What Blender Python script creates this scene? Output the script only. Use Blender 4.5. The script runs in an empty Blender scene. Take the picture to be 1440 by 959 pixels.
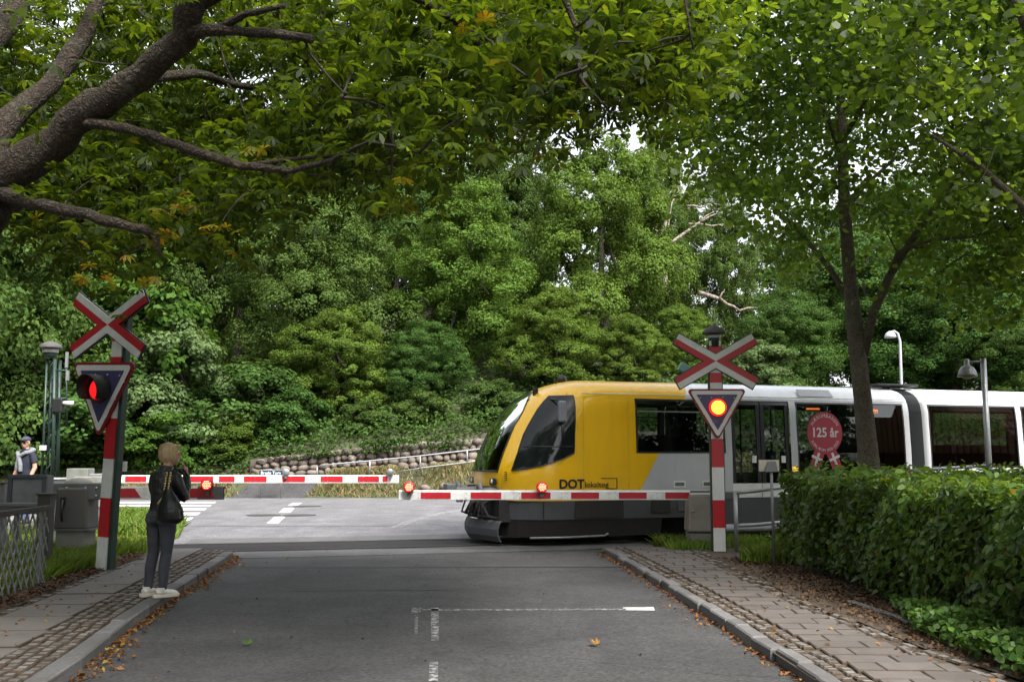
import bpy, bmesh, math, random
import numpy as np
from mathutils import Vector, Matrix
R = math.radians
C = bpy.context.scene.collection
sc = bpy.context.scene

# ------------------------------------------------------------------ camera, sky, sun, exposure
PITCH = math.atan(160.5/1400.0)
cam = bpy.data.objects.new('camera', bpy.data.cameras.new('camera'))
C.objects.link(cam)
cam.data.lens = 35.0; cam.data.sensor_width = 36.0
cam.data.clip_start = 0.1; cam.data.clip_end = 3000
cam.location = (0, 0, 1.7); cam.rotation_euler = (R(90)+PITCH, 0, 0)
sc.camera = cam

SUN_EL, SUN_AZ = R(52), R(150)          # azimuth clockwise from +Y: behind the camera, to the right
wd = bpy.data.worlds.new('World'); sc.world = wd; wd.use_nodes = True
nt = wd.node_tree; bg = nt.nodes['Background']
sky = nt.nodes.new('ShaderNodeTexSky'); sky.sky_type = 'NISHITA'; sky.sun_disc = False
sky.sun_elevation = SUN_EL; sky.sun_rotation = SUN_AZ; sky.dust_density = 3.0; sky.air_density = 1.0
hs = nt.nodes.new('ShaderNodeHueSaturation'); hs.inputs['Saturation'].default_value = 0.22
hs.inputs['Value'].default_value = 1.3
nt.links.new(sky.outputs[0], hs.inputs['Color']); nt.links.new(hs.outputs[0], bg.inputs['Color'])
bg.inputs['Strength'].default_value = 0.15
sun = bpy.data.objects.new('sun', bpy.data.lights.new('sun', 'SUN')); C.objects.link(sun)
sun.data.energy = 3.0; sun.data.angle = R(14); sun.data.color = (1.0, 0.96, 0.9)
sd = Vector((math.sin(SUN_AZ)*math.cos(SUN_EL), math.cos(SUN_AZ)*math.cos(SUN_EL), math.sin(SUN_EL)))
sun.rotation_euler = sd.to_track_quat('Z', 'Y').to_euler()
sc.view_settings.view_transform = 'Standard'; sc.view_settings.look = 'None'
sc.view_settings.gamma = 1.0; sc.view_settings.exposure = 1.32
sc.render.engine = 'CYCLES'
sc.cycles.max_bounces = 7; sc.cycles.diffuse_bounces = 4; sc.cycles.glossy_bounces = 3
sc.cycles.transmission_bounces = 5; sc.cycles.transparent_max_bounces = 10
sc.cycles.use_denoising = True; sc.cycles.sample_clamp_indirect = 6

# ------------------------------------------------------------------ measuring helpers (photo pixel -> place)
_c, _s = math.cos(PITCH), math.sin(PITCH)
def _d(px, py):
    u, v = px-720, py-479.5
    return u, 1400*_c+v*_s, 1400*_s-v*_c
def P(px, py, Y):
    a = _d(px, py); return Vector((a[0]/a[1]*Y, Y, 1.7+a[2]/a[1]*Y))
def G(px, py, z=0.0):
    a = _d(px, py); Y = (z-1.7)*a[1]/a[2]; return P(px, py, Y)
def proj(X, Y, Z):
    dz = Z-1.7; d = Y*_c+dz*_s; v = Y*_s-dz*_c
    return 720+1400*X/d, 479.5+1400*v/d
def lerp_table(t, x):
    return float(np.interp(x, [p[0] for p in t], [p[1] for p in t]))

# ------------------------------------------------------------------ object helpers
def tag(o, label=None, cat=None, group=None, kind=None):
    if label: o['label'] = label
    if cat: o['category'] = cat
    if group: o['group'] = group
    if kind: o['kind'] = kind
    return o
def thing(name, label, cat, loc=(0, 0, 0), rotz=0, group=None):
    o = bpy.data.objects.new(name, None); C.objects.link(o)
    o.location = loc; o.rotation_euler = (0, 0, rotz); o.empty_display_size = 0.2
    return tag(o, label, cat, group)
def copy_tree(o, parent=None):
    c = o.copy(); C.objects.link(c)
    if parent: c.parent = parent
    for ch in list(o.children): copy_tree(ch, c)
    return c

class MB:
    def __init__(s): s.v = []; s.f = []; s.m = []; s.sm = []
    def add(s, vs, fs, mi=0, smooth=False):
        b = len(s.v); s.v += [tuple(v) for v in vs]
        for f in fs: s.f.append(tuple(b+i for i in f)); s.m.append(mi); s.sm.append(smooth)
    def box(s, c, size, rot=None, mi=0, taper=1.0):
        x, y, z = size[0]/2, size[1]/2, size[2]/2; c = Vector(c); vs = []
        for k, t in ((-1, 1.0), (1, taper)):
            for a, b in ((-1, -1), (1, -1), (1, 1), (-1, 1)):
                v = Vector((a*x*t, b*y*t, k*z))
                if rot is not None: v = rot @ v
                vs.append(c+v)
        s.add(vs, [(3, 2, 1, 0), (4, 5, 6, 7), (0, 1, 5, 4), (1, 2, 6, 5), (2, 3, 7, 6), (3, 0, 4, 7)], mi)
        return s
    def tube(s, pts, rad, n=8, mi=0, cap=True, smooth=True, ell=None, xaxis=None):
        pts = [Vector(p) for p in pts]
        if not hasattr(rad, '__len__'): rad = [rad]*len(pts)
        rings = []; up = None
        for i, p in enumerate(pts):
            t = (pts[min(i+1, len(pts)-1)]-pts[max(i-1, 0)])
            t = t.normalized() if t.length > 1e-9 else Vector((0, 0, 1))
            if up is None:
                a = Vector(xaxis) if xaxis is not None else (Vector((1, 0, 0)) if abs(t.x) < 0.8 else Vector((0, 1, 0)))
                up = (a-t*a.dot(t)).normalized()
            else:
                up = (up-t*up.dot(t))
                up = up.normalized() if up.length > 1e-6 else Vector((1, 0, 0))
            w = t.cross(up); r = rad[i]
            rx, ry = r if hasattr(r, '__len__') else (r, r)
            rings.append([p+up*rx*math.cos(2*math.pi*k/n)+w*ry*math.sin(2*math.pi*k/n) for k in range(n)])
        vs = [v for r in rings for v in r]; fs = []
        for i in range(len(rings)-1):
            for k in range(n):
                fs.append((i*n+k, i*n+(k+1) % n, (i+1)*n+(k+1) % n, (i+1)*n+k))
        if cap: fs.append(tuple(reversed(range(n)))); fs.append(tuple((len(rings)-1)*n+k for k in range(n)))
        s.add(vs, fs, mi, smooth); return s
    def lathe(s, prof, c=(0, 0, 0), n=20, mi=0, smooth=True, rot=None):
        c = Vector(c); vs = []; fs = []
        for r, z in prof:
            for k in range(n):
                v = Vector((r*math.cos(2*math.pi*k/n), r*math.sin(2*math.pi*k/n), z))
                if rot is not None: v = rot @ v
                vs.append(c+v)
        for i in range(len(prof)-1):
            for k in range(n):
                fs.append((i*n+k, i*n+(k+1) % n, (i+1)*n+(k+1) % n, (i+1)*n+k))
        fs.append(tuple(reversed(range(n)))); fs.append(tuple((len(prof)-1)*n+k for k in range(n)))
        s.add(vs, fs, mi, smooth); return s
    def ball(s, c, r, n=12, mi=0, rot=None):
        rx, ry, rz = r if hasattr(r, '__len__') else (r, r, r)
        c = Vector(c); m = max(4, n//2); vs = []; fs = []
        for i in range(m+1):
            th = math.pi*i/m*0.998+0.002
            for k in range(n):
                v = Vector((rx*math.sin(th)*math.cos(2*math.pi*k/n), ry*math.sin(th)*math.sin(2*math.pi*k/n), -rz*math.cos(th)))
                if rot is not None: v = rot @ v
                vs.append(c+v)
        for i in range(m):
            for k in range(n):
                fs.append((i*n+k, i*n+(k+1) % n, (i+1)*n+(k+1) % n, (i+1)*n+k))
        fs.append(tuple(reversed(range(n)))); fs.append(tuple(m*n+k for k in range(n)))
        s.add(vs, fs, mi, True); return s
    def plate(s, outline, o, ux, uy, thick, mi=0):
        """flat prism: 2-D outline in the frame (o, ux, uy), thickness along ux x uy"""
        o, ux, uy = Vector(o), Vector(ux), Vector(uy); nn = ux.cross(uy).normalized()
        k = len(outline)
        a = [o+ux*x+uy*y for x, y in outline]; b = [p+nn*thick for p in a]
        s.add(a+b, [tuple(reversed(range(k))), tuple(range(k, 2*k))]+[(i, (i+1) % k, k+(i+1) % k, k+i) for i in range(k)], mi); return s
    def poly(s, pts, mi=0): s.add(pts, [tuple(range(len(pts)))], mi); return s
    def build(s, name, mats, parent=None, bevel=0.0, seg=2):
        me = bpy.data.meshes.new(name); me.from_pydata(s.v, [], s.f)
        if not isinstance(mats, (list, tuple)): mats = [mats]
        for m in mats: me.materials.append(m)
        me.polygons.foreach_set('material_index', s.m); me.polygons.foreach_set('use_smooth', s.sm); me.update()
        o = bpy.data.objects.new(name, me); C.objects.link(o)
        if parent: o.parent = parent
        if bevel > 0:
            b = o.modifiers.new('bevel', 'BEVEL'); b.width = bevel; b.segments = seg; b.limit_method = 'ANGLE'; b.angle_limit = R(40)
        return o

def fast(name, verts, k, mat, parent=None, smooth=False):
    """mesh of separate k-gons from an (n*k, 3) array"""
    verts = np.asarray(verts, dtype=np.float32).reshape(-1, 3); n = len(verts)//k
    me = bpy.data.meshes.new(name)
    me.vertices.add(len(verts)); me.vertices.foreach_set('co', verts.ravel())
    me.loops.add(n*k); me.loops.foreach_set('vertex_index', np.arange(n*k, dtype=np.int32))
    me.polygons.add(n); me.polygons.foreach_set('loop_start', np.arange(0, n*k, k, dtype=np.int32))
    try: me.polygons.foreach_set('loop_total', np.full(n, k, dtype=np.int32))
    except Exception: pass
    me.materials.append(mat); me.update(calc_edges=True); me.validate()
    o = bpy.data.objects.new(name, me); C.objects.link(o)
    if parent: o.parent = parent
    return o

def bake(o):
    """apply an object's modifiers into its own mesh"""
    dg = bpy.context.evaluated_depsgraph_get(); dg.update()
    me = bpy.data.meshes.new_from_object(o.evaluated_get(dg)); old = o.data
    o.modifiers.clear(); o.data = me; bpy.data.meshes.remove(old); return o

def text_mesh(s, size, bold=0.0, depth=0.004, arc=None, spacing=1.0):
    """letters as an MB in the xy plane, centred; arc=(radius, centre angle, outward?) bends them round a circle"""
    out = MB()
    def one(t):
        cu = bpy.data.curves.new('t', 'FONT'); cu.body = t; cu.size = size; cu.extrude = depth/2; cu.offset = bold
        cu.align_x = 'CENTER'; cu.space_character = spacing; cu.resolution_u = 3
        ob = bpy.data.objects.new('t', cu); C.objects.link(ob)
        dg = bpy.context.evaluated_depsgraph_get(); dg.update()
        me = bpy.data.meshes.new_from_object(ob.evaluated_get(dg))
        vs = [v.co.copy() for v in me.vertices]; fs = [tuple(p.vertices) for p in me.polygons]
        bpy.data.objects.remove(ob); bpy.data.curves.remove(cu); bpy.data.meshes.remove(me)
        return vs, fs
    if arc is None:
        vs, fs = one(s); out.add(vs, fs); return out
    rad, mid, outward = arc
    w = {}
    adv = []
    for ch in s:
        vs, fs = one(ch) if ch != ' ' else ([], [])
        wd_ = (max(v.x for v in vs)-min(v.x for v in vs)) if vs else size*0.3
        adv.append((vs, fs, wd_+size*0.14))
    tot = sum(a[2] for a in adv); x = -tot/2
    for vs, fs, a in adv:
        xc = x+a/2; x += a
        if not vs: continue
        th = mid-xc/rad if outward else mid+xc/rad
        cx, cy = rad*math.cos(th), rad*math.sin(th)
        rot = th-math.pi/2 if outward else th+math.pi/2
        m = Matrix.Translation((cx, cy, 0)) @ Matrix.Rotation(rot, 4, 'Z')
        out.add([m @ v for v in vs], fs)
    return out
def put(mb, m):
    mb.v = [tuple(m @ Vector(v)) for v in mb.v]; return mb

# ------------------------------------------------------------------ materials
def new_mat(name):
    m = bpy.data.materials.new(name); m.use_nodes = True
    n = m.node_tree.nodes; return m, n, m.node_tree.links, n['Principled BSDF']
def pm(name, base, rough=0.6, metal=0.0, var=0.12, scale=6.0, bump=0.0, bscale=60.0, dirt=None, dirt_amt=0.0, island=0.0, spec=0.5, dscale=2.0):
    m, n, l, b = new_mat(name)
    tc = n.new('ShaderNodeTexCoord')
    nz = n.new('ShaderNodeTexNoise'); nz.inputs['Scale'].default_value = scale; nz.inputs['Detail'].default_value = 8
    l.new(tc.outputs['Object'], nz.inputs['Vector'])
    mx = n.new('ShaderNodeMix'); mx.data_type = 'RGBA'
    mx.inputs[6].default_value = tuple(c*(1-var) for c in base)+(1,); mx.inputs[7].default_value = tuple(min(1, c*(1+var)) for c in base)+(1,)
    l.new(nz.outputs[0], mx.inputs[0]); out = mx.outputs[2]
    if island > 0:
        g = n.new('ShaderNodeNewGeometry'); mr = n.new('ShaderNodeMapRange')
        mr.inputs[3].default_value = 1-island; mr.inputs[4].default_value = 1+island
        l.new(g.outputs['Random Per Island'], mr.inputs[0])
        mm = n.new('ShaderNodeVectorMath'); mm.operation = 'SCALE'
        l.new(out, mm.inputs[0]); l.new(mr.outputs[0], mm.inputs['Scale']); out = mm.outputs[0]
    if dirt:
        n2 = n.new('ShaderNodeTexNoise'); n2.inputs['Scale'].default_value = dscale; n2.inputs['Detail'].default_value = 10; n2.inputs['Roughness'].default_value = 0.7
        l.new(tc.outputs['Object'], n2.inputs['Vector'])
        r = n.new('ShaderNodeMapRange'); r.inputs[1].default_value = 0.48; r.inputs[2].default_value = 0.72
        r.inputs[3].default_value = 0; r.inputs[4].default_value = dirt_amt
        l.new(n2.outputs[0], r.inputs[0])
        m2 = n.new('ShaderNodeMix'); m2.data_type = 'RGBA'; l.new(r.outputs[0], m2.inputs[0]); l.new(out, m2.inputs[6]); m2.inputs[7].default_value = tuple(dirt)+(1,)
        out = m2.outputs[2]
    l.new(out, b.inputs['Base Color'])
    b.inputs['Roughness'].default_value = rough; b.inputs['Metallic'].default_value = metal
    b.inputs['Specular IOR Level'].default_value = spec
    if bump > 0:
        nb = n.new('ShaderNodeTexNoise'); nb.inputs['Scale'].default_value = bscale; nb.inputs['Detail'].default_value = 6
        l.new(tc.outputs['Object'], nb.inputs['Vector'])
        bp = n.new('ShaderNodeBump'); bp.inputs['Strength'].default_value = bump; bp.inputs['Distance'].default_value = 0.02
        l.new(nb.outputs[0], bp.inputs['Height']); l.new(bp.outputs[0], b.inputs['Normal'])
    return m
def leaf_mat(name, c1, c2, transl=0.35, tcol=1.6, rough=0.5, c3=None, c3_amt=0.0, spec=0.35, big=0.25):
    m, n, l, b = new_mat(name)
    g = n.new('ShaderNodeNewGeometry'); oi = n.new('ShaderNodeObjectInfo')
    mx = n.new('ShaderNodeMix'); mx.data_type = 'RGBA'
    mx.inputs[6].default_value = c1+(1,); mx.inputs[7].default_value = c2+(1,)
    l.new(g.outputs['Random Per Island'], mx.inputs[0]); out = mx.outputs[2]
    if c3:
        gt = n.new('ShaderNodeMapRange'); gt.inputs[1].default_value = 1-c3_amt; gt.inputs[2].default_value = 1.0
        ml = n.new('ShaderNodeMath'); ml.operation = 'MULTIPLY'; ml.inputs[1].default_value = 7.31
        fr = n.new('ShaderNodeMath'); fr.operation = 'FRACT'
        l.new(g.outputs['Random Per Island'], ml.inputs[0]); l.new(ml.outputs[0], fr.inputs[0]); l.new(fr.outputs[0], gt.inputs[0])
        m3 = n.new('ShaderNodeMix'); m3.data_type = 'RGBA'; l.new(gt.outputs[0], m3.inputs[0]); l.new(out, m3.inputs[6]); m3.inputs[7].default_value = c3+(1,)
        out = m3.outputs[2]
    tc = n.new('ShaderNodeTexCoord'); nz = n.new('ShaderNodeTexNoise'); nz.inputs['Scale'].default_value = 0.7; nz.inputs['Detail'].default_value = 3
    l.new(tc.outputs['Object'], nz.inputs['Vector'])
    mr = n.new('ShaderNodeMapRange'); mr.inputs[1].default_value = 0.3; mr.inputs[2].default_value = 0.7; mr.inputs[3].default_value = 1-big; mr.inputs[4].default_value = 1+big
    l.new(nz.outputs[0], mr.inputs[0])
    hv = n.new('ShaderNodeHueSaturation'); l.new(out, hv.inputs['Color']); l.new(mr.outputs[0], hv.inputs['Value'])
    hr = n.new('ShaderNodeMapRange'); hr.inputs[3].default_value = 0.485; hr.inputs[4].default_value = 0.515
    l.new(oi.outputs['Random'], hr.inputs[0]); l.new(hr.outputs[0], hv.inputs['Hue'])
    l.new(hv.outputs[0], b.inputs['Base Color']); b.inputs['Roughness'].default_value = rough; b.inputs['Specular IOR Level'].default_value = spec
    tr = n.new('ShaderNodeBsdfTranslucent'); sc_ = n.new('ShaderNodeVectorMath'); sc_.operation = 'MULTIPLY'
    l.new(hv.outputs[0], sc_.inputs[0]); sc_.inputs[1].default_value = (tcol*1.15, tcol, tcol*0.45); l.new(sc_.outputs[0], tr.inputs['Color'])
    ms = n.new('ShaderNodeMixShader'); ms.inputs[0].default_value = transl
    l.new(b.outputs[0], ms.inputs[1]); l.new(tr.outputs[0], ms.inputs[2]); l.new(ms.outputs[0], n['Material Output'].inputs['Surface'])
    return m
def emit_mat(name, col, strength, base=(0.3, 0.02, 0.02)):
    m, n, l, b = new_mat(name)
    b.inputs['Base Color'].default_value = base+(1,); b.inputs['Emission Color'].default_value = col+(1,); b.inputs['Emission Strength'].default_value = strength
    return m
def glass_mat(name, tint, clear, ior=1.5):
    m, n, l, b = new_mat(name); n.remove(b)
    t = n.new('ShaderNodeBsdfTransparent'); t.inputs[0].default_value = tuple(c*clear for c in tint)+(1,)
    gl = n.new('ShaderNodeBsdfGlossy'); gl.inputs['Roughness'].default_value = 0.02; gl.inputs[0].default_value = (0.9, 0.95, 0.93, 1)
    fr = n.new('ShaderNodeFresnel'); fr.inputs[0].default_value = ior
    mx = n.new('ShaderNodeMixShader'); l.new(fr.outputs[0], mx.inputs[0]); l.new(t.outputs[0], mx.inputs[1]); l.new(gl.outputs[0], mx.inputs[2])
    l.new(mx.outputs[0], n['Material Output'].inputs['Surface']); return m
def asphalt_mat(name, base, fine=0.5, patch=0.18, rough=0.85, stain=None):
    m, n, l, b = new_mat(name)
    tc = n.new('ShaderNodeTexCoord')
    a = n.new('ShaderNodeTexVoronoi'); a.inputs['Scale'].default_value = 42
    l.new(tc.outputs['Object'], a.inputs['Vector'])
    bw = n.new('ShaderNodeRGBToBW'); l.new(a.outputs['Color'], bw.inputs[0])
    r1 = n.new('ShaderNodeMapRange'); r1.inputs[3].default_value = 1-fine; r1.inputs[4].default_value = 1+fine*1.3; l.new(bw.outputs[0], r1.inputs[0])
    z = n.new('ShaderNodeTexNoise'); z.inputs['Scale'].default_value = 0.9; z.inputs['Detail'].default_value = 9; z.inputs['Roughness'].default_value = 0.65
    l.new(tc.outputs['Object'], z.inputs['Vector'])
    r2 = n.new('ShaderNodeMapRange'); r2.inputs[1].default_value = 0.3; r2.inputs[2].default_value = 0.7; r2.inputs[3].default_value = 1-patch; r2.inputs[4].default_value = 1+patch; l.new(z.outputs[0], r2.inputs[0])
    mp = n.new('ShaderNodeMapping'); mp.inputs['Scale'].default_value = (2.2, 0.10, 1); l.new(tc.outputs['Object'], mp.inputs['Vector'])
    w = n.new('ShaderNodeTexNoise'); w.inputs['Scale'].default_value = 0.8; w.inputs['Detail'].default_value = 4; l.new(mp.outputs[0], w.inputs['Vector'])
    r3 = n.new('ShaderNodeMapRange'); r3.inputs[1].default_value = 0.3; r3.inputs[2].default_value = 0.7; r3.inputs[3].default_value = 0.9; r3.inputs[4].default_value = 1.1; l.new(w.outputs[0], r3.inputs[0])
    k1 = n.new('ShaderNodeMath'); k1.operation = 'MULTIPLY'; l.new(r1.outputs[0], k1.inputs[0]); l.new(r2.outputs[0], k1.inputs[1])
    k2 = n.new('ShaderNodeMath'); k2.operation = 'MULTIPLY'; l.new(k1.outputs[0], k2.inputs[0]); l.new(r3.outputs[0], k2.inputs[1])
    # hairline cracks
    cv = n.new('ShaderNodeTexVoronoi'); cv.feature = 'DISTANCE_TO_EDGE'; cv.inputs['Scale'].default_value = 0.33
    dn = n.new('ShaderNodeTexNoise'); dn.inputs['Scale'].default_value = 1.7; dn.inputs['Detail'].default_value = 6; l.new(tc.outputs['Object'], dn.inputs['Vector'])
    ad = n.new('ShaderNodeMixRGB'); ad.blend_type = 'ADD'; ad.inputs[0].default_value = 0.55; l.new(tc.outputs['Object'], ad.inputs[1]); l.new(dn.outputs['Color'], ad.inputs[2])
    l.new(ad.outputs[0], cv.inputs['Vector'])
    cr = n.new('ShaderNodeMapRange'); cr.inputs[1].default_value = 0.0; cr.inputs[2].default_value = 0.006; cr.inputs[3].default_value = 0.62; cr.inputs[4].default_value = 1.0; l.new(cv.outputs['Distance'], cr.inputs[0])
    k3 = n.new('ShaderNodeMath'); k3.operation = 'MULTIPLY'; l.new(k2.outputs[0], k3.inputs[0]); l.new(cr.outputs[0], k3.inputs[1])
    vm = n.new('ShaderNodeVectorMath'); vm.operation = 'SCALE'; vm.inputs[0].default_value = base; l.new(k3.outputs[0], vm.inputs['Scale'])
    l.new(vm.outputs[0], b.inputs['Base Color']); b.inputs['Roughness'].default_value = rough; b.inputs['Specular IOR Level'].default_value = 0.4
    bp = n.new('ShaderNodeBump'); bp.inputs['Strength'].default_value = 0.5; bp.inputs['Distance'].default_value = 0.006
    l.new(a.outputs['Distance'], bp.inputs['Height']); l.new(bp.outputs[0], b.inputs['Normal'])
    return m
def worn_paint(name, paint, under, keep=0.5, scale=9):
    m, n, l, b = new_mat(name); tc = n.new('ShaderNodeTexCoord')
    z = n.new('ShaderNodeTexNoise'); z.inputs['Scale'].default_value = scale; z.inputs['Detail'].default_value = 12; z.inputs['Roughness'].default_value = 0.75
    l.new(tc.outputs['Object'], z.inputs['Vector'])
    r = n.new('ShaderNodeMapRange'); r.inputs[1].default_value = 1-keep-0.06; r.inputs[2].default_value = 1-keep+0.06; l.new(z.outputs[0], r.inputs[0])
    mx = n.new('ShaderNodeMix'); mx.data_type = 'RGBA'; mx.inputs[6].default_value = under+(1,); mx.inputs[7].default_value = paint+(1,)
    l.new(r.outputs[0], mx.inputs[0]); l.new(mx.outputs[2], b.inputs['Base Color']); b.inputs['Roughness'].default_value = 0.8
    return m
def bark_mat(name, c1, c2, scale=14, lichen=None):
    m, n, l, b = new_mat(name); tc = n.new('ShaderNodeTexCoord')
    v = n.new('ShaderNodeTexVoronoi'); v.inputs['Scale'].default_value = scale; v.feature = 'DISTANCE_TO_EDGE'
    z = n.new('ShaderNodeTexNoise'); z.inputs['Scale'].default_value = scale*0.6; z.inputs['Detail'].default_value = 9
    l.new(tc.outputs['Object'], z.inputs['Vector'])
    ad = n.new('ShaderNodeMixRGB'); ad.blend_type = 'ADD'; ad.inputs[0].default_value = 0.25; l.new(tc.outputs['Object'], ad.inputs[1]); l.new(z.outputs['Color'], ad.inputs[2]); l.new(ad.outputs[0], v.inputs['Vector'])
    mx = n.new('ShaderNodeMix'); mx.data_type = 'RGBA'; mx.inputs[6].default_value = c1+(1,); mx.inputs[7].default_value = c2+(1,)
    l.new(z.outputs[0], mx.inputs[0]); out = mx.outputs[2]
    if lichen:
        z2 = n.new('ShaderNodeTexNoise'); z2.inputs['Scale'].default_value = 5; z2.inputs['Detail'].default_value = 10; l.new(tc.outputs['Object'], z2.inputs['Vector'])
        r = n.new('ShaderNodeMapRange'); r.inputs[1].default_value = 0.52; r.inputs[2].default_value = 0.62; r.inputs[4].default_value = 0.7; l.new(z2.outputs[0], r.inputs[0])
        m2 = n.new('ShaderNodeMix'); m2.data_type = 'RGBA'; l.new(r.outputs[0], m2.inputs[0]); l.new(out, m2.inputs[6]); m2.inputs[7].default_value = lichen+(1,); out = m2.outputs[2]
    fr = n.new('ShaderNodeMapRange'); fr.inputs[1].default_value = 0.0; fr.inputs[2].default_value = 0.16; fr.inputs[3].default_value = 0.35; fr.inputs[4].default_value = 1.15; l.new(v.outputs[0], fr.inputs[0])
    fs_ = n.new('ShaderNodeVectorMath'); fs_.operation = 'SCALE'; l.new(out, fs_.inputs[0]); l.new(fr.outputs[0], fs_.inputs['Scale']); out = fs_.outputs[0]
    l.new(out, b.inputs['Base Color']); b.inputs['Roughness'].default_value = 0.9
    bp = n.new('ShaderNodeBump'); bp.inputs['Strength'].default_value = 1.0; bp.inputs['Distance'].default_value = 0.05
    l.new(v.outputs[0], bp.inputs['Height']); l.new(bp.outputs[0], b.inputs['Normal']); return m

M = {}
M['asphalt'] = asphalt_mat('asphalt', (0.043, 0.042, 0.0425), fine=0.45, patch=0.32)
M['asphalt_far'] = asphalt_mat('asphalt_pale', (0.125, 0.122, 0.129), patch=0.25)  # paler: partly light stone chips, partly open sky light put into the colour
M['apron'] = asphalt_mat('asphalt_apron', (0.092, 0.090, 0.092), fine=0.22)
M['rubber'] = pm('rubber_panel', (0.024, 0.024, 0.026), 0.85, var=0.3, scale=3, bump=0.3, bscale=90, spec=0.2)
M['steel'] = pm('rail_steel', (0.22, 0.20, 0.19), 0.35, 0.9, var=0.2)
M['paint_w'] = worn_paint('road_paint', (0.62, 0.62, 0.60), (0.17, 0.17, 0.17), 0.72)
M['paint_old'] = worn_paint('road_paint_worn', (0.36, 0.35, 0.35), (0.045, 0.044, 0.0445), 0.46, 14)
M['soil'] = pm('soil', (0.055, 0.040, 0.028), 0.95, var=0.5, scale=9, bump=0.8, bscale=30, dirt=(0.10, 0.065, 0.035), dirt_amt=0.7, dscale=14)
M['ground'] = pm('ground_soil', (0.050, 0.050, 0.026), 0.95, var=0.5, scale=3, bump=0.6, bscale=20, dirt=(0.045, 0.07, 0.02), dirt_amt=0.8, dscale=1.2)
M['slab'] = pm('concrete_slab', (0.125, 0.112, 0.103), 0.85, var=0.18, scale=5, bump=0.25, bscale=120, dirt=(0.085, 0.075, 0.066), dirt_amt=0.75, island=0.12, dscale=1.6)
M['paver'] = pm('paving_stone', (0.100, 0.087, 0.080), 0.85, var=0.22, scale=8, bump=0.3, bscale=110, dirt=(0.060, 0.050, 0.042), dirt_amt=0.8, island=0.14, dscale=2.2)
M['cobble'] = pm('granite_sett', (0.135, 0.126, 0.118), 0.8, var=0.3, scale=16, bump=0.5, bscale=60, island=0.35, dirt=(0.07, 0.06, 0.045), dirt_amt=0.6, dscale=5)
M['kerb'] = pm('granite_kerb', (0.125, 0.121, 0.121), 0.75, var=0.35, scale=25, bump=0.5, bscale=60, island=0.30, dirt=(0.07, 0.06, 0.05), dirt_amt=0.75)
M['fieldstone'] = pm('fieldstone', (0.155, 0.125, 0.105), 0.85, var=0.35, scale=7, bump=0.5, bscale=25, island=0.42, dirt=(0.06, 0.055, 0.035), dirt_amt=0.6)
M['concrete'] = pm('concrete', (0.20, 0.195, 0.18), 0.85, var=0.18, scale=6, bump=0.25, bscale=80, dirt=(0.10, 0.085, 0.06), dirt_amt=0.7, dscale=3)
M['white'] = pm('white_paint', (0.74, 0.74, 0.73), 0.4, var=0.05, dirt=(0.42, 0.40, 0.36), dirt_amt=0.65, dscale=5)
M['white_old'] = pm('white_reflective', (0.60, 0.60, 0.60), 0.45, var=0.06, dirt=(0.40, 0.39, 0.36), dirt_amt=0.5, dscale=5)
M['red'] = pm('red_reflective', (0.42, 0.012, 0.022), 0.4, var=0.08, dirt=(0.25, 0.02, 0.02), dirt_amt=0.5, dscale=5)
M['dkred'] = pm('dark_red_rim', (0.20, 0.010, 0.016), 0.45, var=0.1)
M['navy'] = pm('navy_face', (0.045, 0.042, 0.115), 0.4, var=0.12)
M['dkgreen'] = pm('dark_green_steel', (0.022, 0.045, 0.036), 0.45, 0.1, var=0.2, dirt=(0.06, 0.06, 0.045), dirt_amt=0.5)
M['galv'] = pm('galvanised_steel', (0.33, 0.34, 0.35), 0.45, 0.6, var=0.15, dirt=(0.18, 0.17, 0.15), dirt_amt=0.5)
M['greybox'] = pm('grey_metal_box', (0.13, 0.135, 0.14), 0.55, 0.2, var=0.15, dirt=(0.06, 0.06, 0.04), dirt_amt=0.6, bump=0.08, bscale=30)
M['black'] = pm('black_matt', (0.014, 0.014, 0.015), 0.5, var=0.2)
M['roofcap'] = pm('weathered_cap', (0.07, 0.067, 0.064), 0.8, var=0.3, bump=0.3, bscale=40)
M['fence'] = pm('weathered_wood_lattice', (0.20, 0.205, 0.195), 0.85, var=0.3, scale=14, bump=0.3, bscale=60, island=0.2)
M['fencerail'] = pm('dark_fence_rail', (0.045, 0.042, 0.038), 0.8, var=0.3, bump=0.3)
M['lamp_on'] = emit_mat('lit_lamp', (1.0, 0.40, 0.02), 2.6)
M['lamp_red'] = emit_mat('lit_red_ring', (1.0, 0.015, 0.01), 0.9)
M['lamp_core'] = emit_mat('lit_red_lamp_core', (1.0, 0.22, 0.12), 2.6)
M['lens_red'] = emit_mat('lit_red_lens', (1.0, 0.012, 0.016), 0.45)
M['bark'] = bark_mat('chestnut_bark', (0.018, 0.011, 0.006), (0.075, 0.052, 0.034), 15, (0.068, 0.062, 0.042))
M['bark2'] = bark_mat('linden_bark', (0.10, 0.080, 0.056), (0.23, 0.19, 0.14), 22, (0.20, 0.19, 0.14))
M['bark3'] = bark_mat('oak_bark', (0.045, 0.038, 0.030), (0.10, 0.082, 0.065), 6)
M['deadwood'] = bark_mat('bleached_deadwood', (0.12, 0.095, 0.07), (0.25, 0.21, 0.17), 3)
M['twig'] = pm('twig', (0.035, 0.027, 0.02), 0.9)
M['l_chest'] = leaf_mat('chestnut_leaves', (0.013, 0.032, 0.005), (0.074, 0.115, 0.009), 0.60, 2.1, 0.5, c3=(0.16, 0.14, 0.012), c3_amt=0.008, big=0.35)
M['l_gold'] = leaf_mat('turning_chestnut_leaves', (0.13, 0.145, 0.012), (0.27, 0.20, 0.015), 0.5, 1.7, 0.5, c3=(0.30, 0.11, 0.012), c3_amt=0.22)
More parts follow.
